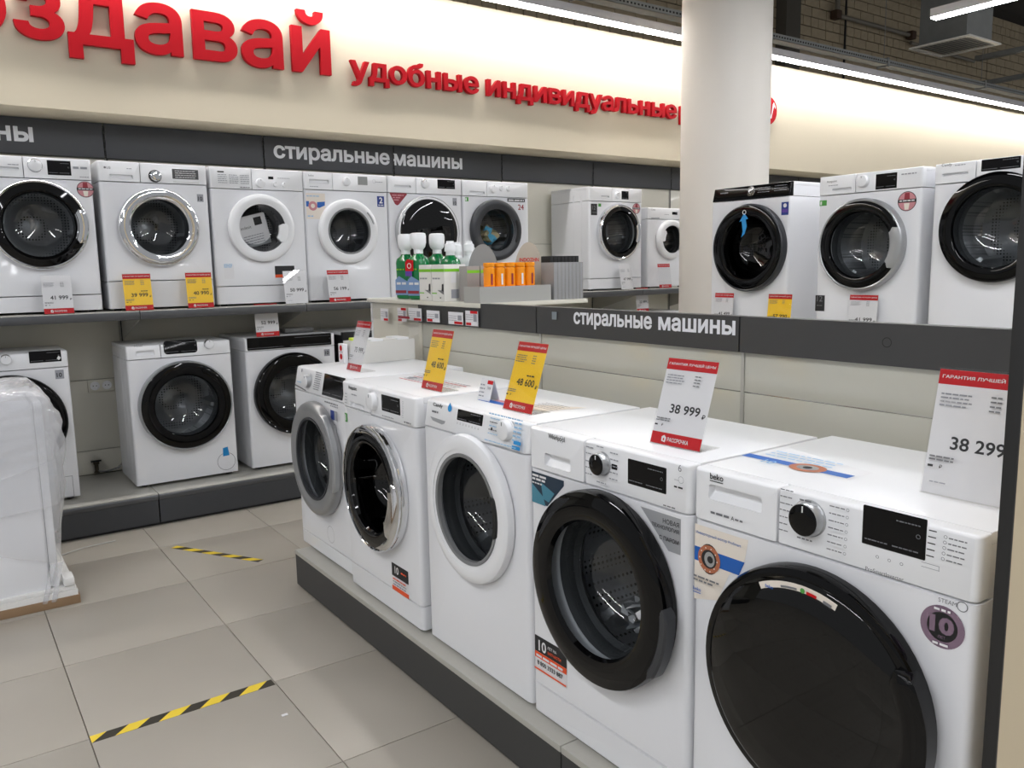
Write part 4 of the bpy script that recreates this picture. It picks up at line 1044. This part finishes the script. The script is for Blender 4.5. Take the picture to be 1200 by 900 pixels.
# ================================================================== DETERGENT SHELF
SZ = 1.3055
GREEN = mat('bottle_green', (8, 118, 62), .15, coat=.6); CAPW = mat('cap_white', (232, 234, 236), .35, coat=.2)
def bottle(label, x, y, big=True, tagged=False, rz=0, body=GREEN, sc=1.0, group='detergent bottles'):
    t = thing('detergent_bottle', label, 'bottle', (x, y, SZ), R(-70) + rz, group)
    bw, bd, bh = .056 * sc, .038 * sc, .225 * sc
    bm = nbm(); R2 = []
    for z, k, kd in ((0, .9, .85), (.006, 1, 1), (.03, 1.02, 1), (bh * .5, .97, .96), (bh * .84, 1.0, 1.0), (bh * .93, .88, .92), (bh, .45, .62), (bh + .012, .36, .5)):
        R2.append([(bw * k * (abs(cos(a)) ** .6) * (1 if cos(a) > 0 else -1), bd * kd * (abs(sin(a)) ** .6) * (1 if sin(a) > 0 else -1), z) for a in [2 * pi * i / 32 for i in range(32)]])
    loft(bm, R2, True, True); obj('bottle_body', bm, body, t)
    z0 = bh + .008
    bm = nbm(); lathe_z(bm, (0, 0), [(.024 * sc, z0), (.024 * sc, z0 + .03), (.019 * sc, z0 + .036), (.019 * sc, z0 + .045)], 24); obj('neck_ring', bm, CAPW, t)
    if big:
        bm = nbm(); lathe_z(bm, (0, 0), [(.026, z0 + .022), (.036, z0 + .034), (.041, z0 + .055), (.041, z0 + .09), (.038, z0 + .102), (.030, z0 + .105)], 28); obj('dosing_cap', bm, CAPW, t)
    else:
        bm = nbm(); lathe_z(bm, (0, 0), [(.03, z0 + .02), (.028, z0 + .055), (.02, z0 + .062), (.019, z0 + .072)], 24); obj('screw_cap', bm, CAPW, t)
    if tagged is not None and body is GREEN:
        D = Decal(lambda u, z, k: (u, -bd * 1.03 - .0006 * k, z)); D.poly([(-.045, .02), (.04, .02), (.045, .09), (-.02, .12), (-.045, .1)], mat('label_blue', (120, 150, 190), .4)); D.poly([(-.045, .03), (.03, .03), (.03, .045), (-.045, .045)], MAROON); D.text('Vanish', -.035, .075, w=.05, m=INKW) if False else None; D.lines(-.035, .03, .075, .012, INKW, 3); D.lines(-.035, .02, .15, .008, LGREEN, 4); D.done('bottle_label', t)
    if tagged:
        D = Decal(lambda u, z, k: (u - .03, -bd * 1.12 - .0006 * k, z)); D.poly([(-.025, .145), (.03, .145), (.03, .20), (-.01, .205), (-.025, .19)], RED); D.ring((.002, .172), .014, .004, CREAMP, 20); D.rect(-.025, .02, .12, .145, PURPLE); D.done('neck_tag', t)
    return t
bottle('green detergent bottle with big white cap, leftmost on the shelf', 2.08, 3.895, True)
bottle('green detergent bottle with red neck tag, second from the left', 2.07, 3.74, True, True)
bottle('green detergent bottle with big white cap behind the first box', 2.21, 3.79, True)
bottle('green bottle with short white cap behind the white boxes', 2.2, 3.64, False, sc=.95)
bottle('white bottle with short white cap beside the green ones', 2.345, 3.81, False, None, body=CAPW, sc=.95)
bottle('white bottle standing near the grey oval display back', 2.345, 3.69, False, None, body=CAPW, sc=.95)

BOXW = mat('carton_white', (220, 219, 214), .5)
def carton(label, x, y, w=.1, d=.12, h=.175, rz=RB, grey=False, group='small product cartons'):
    t = thing('product_carton', label, 'carton', (x, y, SZ), rz, group)
    bm = nbm(); box(bm, -w / 2, w / 2, 0, d, 0, h, bev=.001); obj('box', bm, mat('carton_grey', (150, 146, 142), .5) if grey else BOXW, t)
    D = Decal(lambda u, z, k: (u - w / 2, -.0004 * (k + 1), z)); D.rect(0, w, h * .80, h * .88, LGREEN)
    if not grey:
        D.rect(0, w * .4, h * .2, h * .23, LGREEN); D.poly([(w * .45, h * .30), (w * .95, h * .18), (w * .95, h * .45), (w * .85, h * .48), (w * .78, h * .3)], GREYPL); D.poly([(w * .8, h * .3), (w * .95, h * .25), (w * .95, h * .48), (w * .82, h * .46)], INKD)
        D.lines(w * .1, w * .7, h * .6, h * .04, INKL, 3); D.lines(w * .65, w * .75, h * .08, h * .03, INKD, 2)
    D.done('front_print', t)
    D = Decal(lambda u, z, k: (w / 2 + .0004 * (k + 1), u, z)); D.rect(0, d, h * .80, h * .88, LGREEN)
    D.rect(d * .3, d * .65, h * .08, h * .32, INKL); D.rect(d * .3, d * .55, h * .5, h * .78, PAPER); D.done('side_print', t)
    return t
carton('white carton with green stripe, left of the pair in front of the bottles', 2.0, 3.555, w=.118)
carton('white carton with green stripe, right of the pair in front of the bottles', 2.0, 3.43, w=.118)
for k in range(3): carton(['grey carton with green stripe directly right of the white pair', 'grey carton with green stripe in the middle of its row', 'grey carton with green stripe next to the amber jars'][k], 2.10 + k * .075, 3.27 - .0, w=.07, d=.07, h=.165, rz=0, grey=True, group='grey cartons behind the tray')
# silver tray
TR = mat('tray_silver_card', (168, 168, 164), .45, metal=.2)
t = thing('display_tray', 'silver grey cardboard display tray at the shelf corner', 'tray', (1.99, 3.05, SZ))
bm = nbm(); box(bm, 0, .40, 0, .003, 0, .072); obj('tray_side', bm, TR, t, smooth=0)
bm = nbm(); box(bm, 0, .003, .003, .13, 0, .072); obj('tray_side', bm, TR, t, smooth=0)
bm = nbm(); box(bm, .397, .40, .003, .13, 0, .072); obj('tray_side', bm, TR, t, smooth=0)
bm = nbm(); box(bm, 0, .40, .13, .133, 0, .072); obj('tray_side', bm, TR, t, smooth=0)
bm = nbm(); box(bm, .003, .397, .003, .13, .064, .068); obj('tray_insert', bm, mat('orange_insert', (235, 150, 40), .4), t, smooth=0)
AMB = mat('amber_plastic', (236, 148, 18), .2, coat=.4)
for k in range(5):
    t = thing('amber_jar', 'translucent orange jar in the silver tray, ' + ['first at the left', 'second from the left', 'middle one', 'fourth with its side label', 'last one at the right'][k], 'jar', (2.085 + k * .057, 3.115, SZ + .0685), 0, 'orange jars in the silver tray')
    bm = nbm(); lathe_z(bm, (0, 0), [(.023, 0), (.026, .004), (.026, .085), (.021, .092)], 24); obj('jar_body', bm, AMB, t)
    bm = nbm(); lathe_z(bm, (0, 0), [(.0265, .092), (.0265, .108), (.024, .11)], 24); obj('lid', bm, AMB, t)
    D = Decal(lambda u, z, kk: (u, -.0268 - .0004 * kk, z)); D.rect(-.008, .002, .01, .06, INKW if k % 2 else MAROON); D.done('jar_label', t)
def oval(label, x, y, w, h, m, txt=None):
    t = thing('oval_card', label, 'display card', (x, y, SZ), R(-30), 'oval display backs')
    bm = nbm(); pts = [(-w / 2, 0), (w / 2, 0)] + [(w / 2 * cos(R(a)), h * .45 + h * .55 * sin(R(a))) for a in range(0, 181, 9)]
    loft(bm, [[(p[0], 0, p[1]) for p in pts], [(p[0], .003, p[1]) for p in pts]], True, True); obj('back_board', bm, m, t, smooth=0)
    if txt:
        D = Decal(lambda u, z, k: (u, -.0006, z)); D.text(txt, -w * .33, h * .66, w=w * .68, h=.018, m=RED, off=.03, lay=1); D.done('lettering', t)
oval('grey oval display back behind the orange jars', 2.225, 3.375, .15, .27, mat('oval_grey', (140, 140, 138), .5))
oval('beige oval display back with red lettering beside the booklets', 2.40, 3.235, .14, .275, mat('oval_beige', (176, 168, 154), .5), 'INDOZHN')
BKG = mat('booklet_grey', (142, 142, 142), .5)
for k in range(8):
    w_ = .0215
    t = thing('slim_box', ['leftmost','second','third','fourth','fifth','sixth','seventh','rightmost'][k] + ' slim grey pack in the row right of the beige oval', 'box', (2.42 + k * .0225, 3.05, SZ), R(k * .25), 'slim grey packs on the shelf')
    bm = nbm(); box(bm, -w_ / 2, w_ / 2, 0, .10, 0, .175, bev=.0008); obj('sleeve', bm, BKG, t)
    bm = nbm(); box(bm, -w_ / 2 + .001, w_ / 2 - .001, .03, .10, .175, .205, bev=.0008); obj('dark_top', bm, FOOT, t)
    D = Decal(lambda u, z, kk: (u, -.0005, z)); D.rect(-.001, .001, .0, .17, INKL, 1); D.done('spine_line', t)
bm = nbm(); box(bm, -.001, .001, -.014, .014, 0, .03); o = obj('shelf_tag', bm, mat('tag_grey', (130, 140, 145), .5), None, (1.974, 2.50, 1.258)); tag(o, 'tiny grey code tag on the header below the shelf corner', 'tag')

# things on the far end washer
t = thing('open_carton', 'open white carton full of packs on the far end washer', 'carton', (1.60, 3.49, TOPZ), R(2))
CW = mat('carton_matt_white', (212, 211, 206), .6)
bm = nbm(); box(bm, 0, .30, 0, .004, 0, .10); obj('front_wall', bm, CW, t, smooth=0)
bm = nbm(); box(bm, 0, .004, .004, .16, 0, .10); obj('side_wall', bm, CW, t, smooth=0)
bm = nbm(); box(bm, .296, .30, .004, .16, 0, .10); obj('side_wall', bm, CW, t, smooth=0)
bm = nbm(); box(bm, 0, .30, .156, .16, 0, .10); obj('back_wall', bm, CW, t, smooth=0)
bm = nbm(); box(bm, 0, .30, .004, .156, 0, .003); obj('base', bm, CW, t, smooth=0)
for k in range(4):
    bm = nbm(); box(bm, -.032, .032, -.06, .06, 0, .098 + .006 * (k % 2), bev=.002)
    o = obj('white_pack', bm, [CW, CAPW][k % 2], None, (1.638 + k * .07, 3.575 + k * .0024, TOPZ + .0035)); tag(o, 'white pack inside the open carton, ' + ['leftmost', 'second', 'third', 'rightmost'][k] + ' of the four', 'pack', 'packs in the open carton')
bm = nbm(); box(bm, -.03, .03, -.02, .02, 0, .012, bev=.002); o = obj('lime_pack', bm, mat('lime_plastic', (200, 220, 60), .4), None, (1.64, 3.60, TOPZ + .1025)); tag(o, 'tiny lime and white pack lying on the open carton', 'pack')
t = thing('promo_box', 'small white box with red spots behind the far end price card', 'box', (1.56, 3.60, TOPZ), RB)
bm = nbm(); box(bm, -.03, .03, 0, .02, 0, .09, bev=.001); obj('box', bm, PAPER, t)
D = place({'w': 0}); D.disc((0, .07), .014, RED); D.disc((0, .03), .014, RED); D.lines(-.02, .02, .05, .004, INKL, 3); D.done('print', t)
t = thing('sheet_holder', 'clear upright sheet holder with faded red header behind the white carton', 'sheet holder', (1.93, 3.62, TOPZ), RB)
bm = nbm(); box(bm, -.11, .11, 0, .002, 0, .20); obj('pane', bm, ACRY, t, smooth=0)
bm = nbm(); box(bm, -.11, .11, 0, .05, -.0, .002); obj('foot_plate', bm, ACRY, t, smooth=0)
bm = nbm(); box(bm, -.10, .02, -.001, 0, .188, .20); obj('header_band', bm, MAROON, t, smooth=0)
t = thing('clear_box', 'clear plastic box on top of the podium washer with black control strip', 'box', (2.03, 5.33, .195 + .8505))
bm = nbm(); loft(bm, [at_y(rr(-.14, .14, 0, .07, .01), 0), at_y(rr(-.12, .12, 0, .06, .01), .2)], True, True); obj('clear_shell', bm, ACRY, t)
bm = nbm(); box(bm, -.1, .1, .03, .17, .002, .03, bev=.004); obj('grey_liner', bm, GREYPL, t)

# ================================================================== WRAPPED MACHINE, lower left
t = thing('wrapped_washer', 'film wrapped washer on foam and cardboard base at the lower left', 'washing machine', (-.18, 4.0, 0), 0)
bm = nbm(); box(bm, -.12, .605, 0, .7, 0, .04, bev=.003); obj('cardboard_tray', bm, mat('cardboard', (150, 122, 92), .8, noise=.2, scale=20), t)
FOAM = mat('foam_white', (226, 225, 222), .8, bump=.3, scale=200)
bm = nbm()
loft(bm, [[(x, y, z) for x, y in ((-.11, .005), (.598, .005), (.598, .69), (-.11, .69))] for z in (.04, .065)], True, True)
box(bm, -.10, .59, .012, .68, .065, .085, bev=.006); box(bm, .545, .59, .004, .1, .085, .125, bev=.01)
obj('foam_base', bm, FOAM, t)
bm = nbm()
rng = []
for z, i in ((.085, 0), (.10, -.002), (.85, -.002), (.90, .0), (.935, .02), (.94, .05)):
    rng.append([(p[0], p[1], z) for p in [(a, b) for a, b in rr(-.08 + i, .50 - i, .03 + i, .63 - i, .02, 4, 4)]])
loft(bm, rng, True, True); obj('cabinet', bm, WHITE, t)
bm = nbm(); box(bm, .498, .533, .035, .625, .085, .925, bev=.012); obj('front_panel', bm, WPL, t)
bm = nbm(); box(bm, .4965, .4985, .028, .0305, .10, .93); obj('seam_line', bm, SEAM, t, smooth=0)
def lathe_x(bm, c, prof, n=40):
    return loft(bm, [[(y, c[0] + r * cos(2 * pi * i / n), c[1] + r * sin(2 * pi * i / n)) for i in range(n)] for r, y in prof], False, True)
bm = nbm(); lathe_x(bm, (.33, .50), [(.24, .53), (.24, .56), (.225, .575), (.17, .57), (.16, .545), (.001, .54)]); obj('door', bm, SATIN, t)
# film
rnd = random.Random(4)
def film_layer(name, zlo, ztop, grow, ph, slope):
    bm = nbm(); rings = []; n = 60
    base = rr(-.085 - grow, .545 + grow, .025 - grow, .635 + grow, .05, 10, 5); n = len(base)
    nz = 26
    for k in range(nz + 1):
        f = k / nz; ring = []
        for i, (x, y) in enumerate(base):
            bul = .05 * math.exp(-((x - .56) ** 2) * 900) * math.exp(-(((.12 + f) - .62) ** 2) * 14)
            zb = zlo + slope * (x + .1)
            z = zb + (ztop - zb) * f
            q = .006 * sin(23 * x + 31 * z + ph + 2 * sin(9 * x)) + .003 * sin(70 * z + 110 * x * (1 + .2 * sin(7 * z)) + ph) + .004 * sin(90 * z - 31 * x + ph * 2 + 13 * y) + .003 * sin(160 * z + 60 * x)
            s = 1.0 if f < .93 else 1 - (f - .93) * 1.2
            cx, cy = .23, .33
            ring.append((cx + (x - cx) * s + q * .3 + bul, cy + (y - cy) * s - abs(q) * .9, z + q * .5 + (.012 * sin(25 * x + ph) if f > .9 else 0)))
        rings.append(ring)
    loft(bm, rings, False, True)
    return obj(name, bm, FILM, t, smooth=60)
film_layer('stretch_film', .42, .965, .006, .3, -.35)
film_layer('stretch_film', .50, .972, .012, 2.1, .25)
film_layer('stretch_film', .40, .968, .017, 4.4, .1)
bm = nbm()
for dx in (0, .035):
    loft(bm, [[(.455 + dx, .0, .03), (.475 + dx, .0, .03), (.475 + dx, -.002, .03), (.455 + dx, -.002, .03)], [(.505 + dx * .8, .018, .20), (.525 + dx * .8, .018, .20), (.525 + dx * .8, .016, .20), (.505 + dx * .8, .016, .20)]], True, True)
obj('packing_tape', bm, FILM, t, smooth=0)

# ================================================================== FLOOR TAPE
YT = mat('tape_yellow', (236, 206, 50), .5, noise=.1, scale=40); BT = mat('tape_black', (46, 42, 30), .6, noise=.5, scale=60)
def floor_tape(label, a, b, w=.045, ph=0., n=11):
    a, b = Vector(a), Vector(b); L = (b - a).length
    t = thing('floor_tape', label, 'floor tape', (a.x, a.y, 0), math.atan2(b.y - a.y, b.x - a.x), 'hazard tapes on the floor')
    bm = nbm(); pitch = .132; sk = .05
    def clip(pts):
        return [(min(max(x, 0), L), y) for x, y in pts]
    k = -1; x = -ph
    while x < L:
        pts = clip([(x - sk / 2, -w / 2), (x + pitch / 2 - sk / 2, -w / 2), (x + pitch / 2 + sk / 2, w / 2), (x + sk / 2, w / 2)])
        if max(p[0] for p in pts) - min(p[0] for p in pts) > 1e-4:
            try:
                f = bm.faces.new([bm.verts.new((p[0], p[1], .0006)) for p in pts]); f.material_index = 0
            except ValueError: pass
        x += pitch
    box(bm, 0, L, -w / 2, w / 2, 0, .0004, 1)
    obj('tape_strip', bm, [YT, BT], t, smooth=0, norm=False)
floor_tape('short black and yellow tape strip farther back near the podium', (.946, 4.526), (1.25, 4.02), .04, .03)
floor_tape('long black and yellow tape strip in the foreground on a tile joint', (.282, 2.756), (.875, 2.762), .046, .04)
bm = nbm(); box(bm, -.01, .01, -.006, .006, 0, .002); o = obj('paper_scrap', bm, PAPER, None, (.83, 2.52, 0.001)); tag(o, 'tiny white paper scrap on the floor tile', 'scrap')
bm = nbm(); tube(bm, [(.43, 4.75, .004), (.55, 4.79, .012), (.71, 4.83, .004)], .003); tag(obj('strap', bm, mat('strap_clear', (190, 190, 188), .3)), 'thin clear packing strap lying on the floor by the podium', 'strap')

# ================================================================== CEILING FITTINGS
HOUS = mat('lamp_housing', (196, 194, 196), .5); GALV = mat('galvanised', (142, 144, 142), .45, metal=.3, noise=.3, scale=8)
def lamp(label, x0, y0, x1, y1, z, along, m, group=None, name='ceiling_light', lit=True, w=.085):
    t = thing(name, label, 'ceiling light', ((x0 + x1) / 2, (y0 + y1) / 2, z), 0, group)
    L = (x1 - x0) if along == 'x' else (y1 - y0)
    def bx(bm, a0, a1, b0, b1, z0, z1, bev=0):
        if along == 'x': box(bm, a0, a1, b0, b1, z0, z1, bev=bev)
        else: box(bm, b0, b1, a0, a1, z0, z1, bev=bev)
    bm = nbm(); bx(bm, -L / 2, L / 2, -w / 2, w / 2, .006, .075, .004); obj('housing', bm, HOUS, t)
    bm = nbm(); bx(bm, -L / 2 + .01, L / 2 - .01, -w / 2 + .004, w / 2 - .004, -.006, .007); obj('diffuser', bm, m, t, smooth=0)
    for s in ((-.42, 0, .42) if along == 'y' else ()):
        bm = nbm(); bx(bm, L * s - .002, L * s + .002, -.002, .002, .075, 6.4 - z); obj('suspension_wire', bm, FOOT, t, smooth=0)
    return t
for k in range(6):
    lamp('long wall washing light line above the cream fascia, ' + ['far left length', 'length over the large red word', 'length over the smaller red words', 'length left and right of the pillar', 'length to the right of the pillar', 'farthest right length'][k], -2.5 + 2.9 * k, 5.165, .39 + 2.9 * k, 5.165, 3.385, 'x', LAMPC, 'wall washing light line')
lamp('bright ceiling light tube beside the air vent', 6.90, .5, 6.90, 3.72, 3.4, 'y', LAMPT, 'ceiling light tubes')
for k, (x, y0, y1, z) in enumerate(((4.6, -2.5, 3.2, 3.4), (2.08, -3.0, 2.6, 3.4), (-1.2, -3.0, 3.0, 3.4), (-4.3, -3.0, 3.0, 3.4), (9.4, -2.5, 2.6, 3.4))):  # aisle and far left tubes are added to brighten the front row and floor
    lamp('ceiling light tube out of view, ' + ['over the back gondola', 'over the front row', 'added over the aisle for front light', 'added over the far left aisle for light from the left', 'at the far right'][k], x, y0, x, y1, z, 'y', LAMPT, 'ceiling light tubes')
for k, (x0, y0) in enumerate(((11.43, 4.95), (13.1, 5.7))):
    t = thing('cable_channel', ['upper', 'lower'][k] + ' unlit grey metal channel right of the air vent', 'channel', (x0, y0 - 2, [4.0, 4.0][k]), 0, 'unlit metal channels')
    bm = nbm(); box(bm, -.05, .05, 0, 2.6, .0, .06, bev=.003); obj('channel', bm, GALV, t)
    bm = nbm(); box(bm, -.002, .002, 2.5, 2.504, .06, 6.4 - [4.0, 4.0][k]); obj('suspension_wire', bm, FOOT, t, smooth=0)
# air vent
t = thing('air_vent', 'boxy galvanised air duct with white framed square vent', 'air vent', (10.37, 5.3, 3.98))
bm = nbm(); box(bm, -.30, .30, -.28, .28, .02, 2.42); obj('duct', bm, GALV, t)
VW = mat('vent_white', (225, 222, 214), .5)
bm = nbm()
for a, b, c_, d_ in ((-.38, .38, -.36, -.31), (-.38, .38, .31, .36), (-.38, -.33, -.31, .31), (.33, .38, -.31, .31)): box(bm, a, b, c_, d_, 0, .02)
obj('frame', bm, VW, t, smooth=0)
for k in range(12):
    y = -.28 + k * .05
    bm = nbm(); loft(bm, [[(xx, y, .002), (xx, y + .004, .002), (xx, y + .034, .02), (xx, y + .03, .02)] for xx in (-.33, .33)], True, True); obj('slat', bm, VW, t, smooth=0)
# cable tray and pipes
t = thing('cable_tray', 'perforated grey cable tray running above the light line', 'cable tray', (-3, 5.22, 3.575))
bm = nbm(); box(bm, 0, 18, 0, .004, 0, .055); box(bm, 0, 18, 0, .12, 0, .003); box(bm, 0, 18, .116, .12, 0, .055); obj('tray', bm, GALV, t, smooth=0)
bm = nbm()
for k in range(430): box(bm, .03 + k * .0415, .052 + k * .0415, -.001, 0, .02, .036)
o = obj('perforation', bm, FOOT, t, smooth=0); o['kind'] = 'stuff'
for k in range(8):
    bm = nbm(); box(bm, .8 + k * 2.2, .83 + k * 2.2, -.006, .126, -.02, .075); obj('clamp', bm, GALV, t, smooth=0)
    bm = nbm(); box(bm, .81 + k * 2.2, .815 + k * 2.2, .05, .055, .075, 2.84); obj('hanger_rod', bm, GALV, t, smooth=0)
PIPE = mat('pipe_paint', (128, 122, 110), .6, noise=.2, scale=10)
t = thing('wall_pipe', 'pale horizontal pipe with dark joints on the block wall', 'pipe', (12.4, 8.3, 5.40))
bm = nbm(); tube(bm, [(0, 0, 0), (2.4, 0, .0)], .035, 10); obj('pipe', bm, PIPE, t)
bm = nbm(); tube(bm, [(.05, -.01, .03), (.05, -.01, .95)], .04, 10); obj('riser', bm, PIPE, t)
for xx in (.03, 2.3):
    bm = nbm(); box(bm, xx - .07, xx + .07, -.07, .06, -.07, .07, bev=.02); obj('pipe_joint', bm, mat('rust_brown', (70, 50, 36), .8), t)
bm = nbm(); tube(bm, [(2.3, .0, -.12), (4.6, 0, -.16)], .03, 10); obj('pipe', bm, PIPE, t)
bm = nbm(); tube(bm, [(12.75, 8.33, 6.38), (12.75, 8.33, 4.0)], .018, 8); tag(obj('wall_conduit', bm, FOOT), 'thin dark vertical conduit on the block wall', 'conduit')
bm = nbm(); box(bm, 12.0, 16, 7.6, 7.85, 5.95, 6.15); tag(obj('ceiling_beam', bm, mat('beam_dark', (40, 38, 36), .8)), 'dark steel beam crossing the top right corner', 'beam')
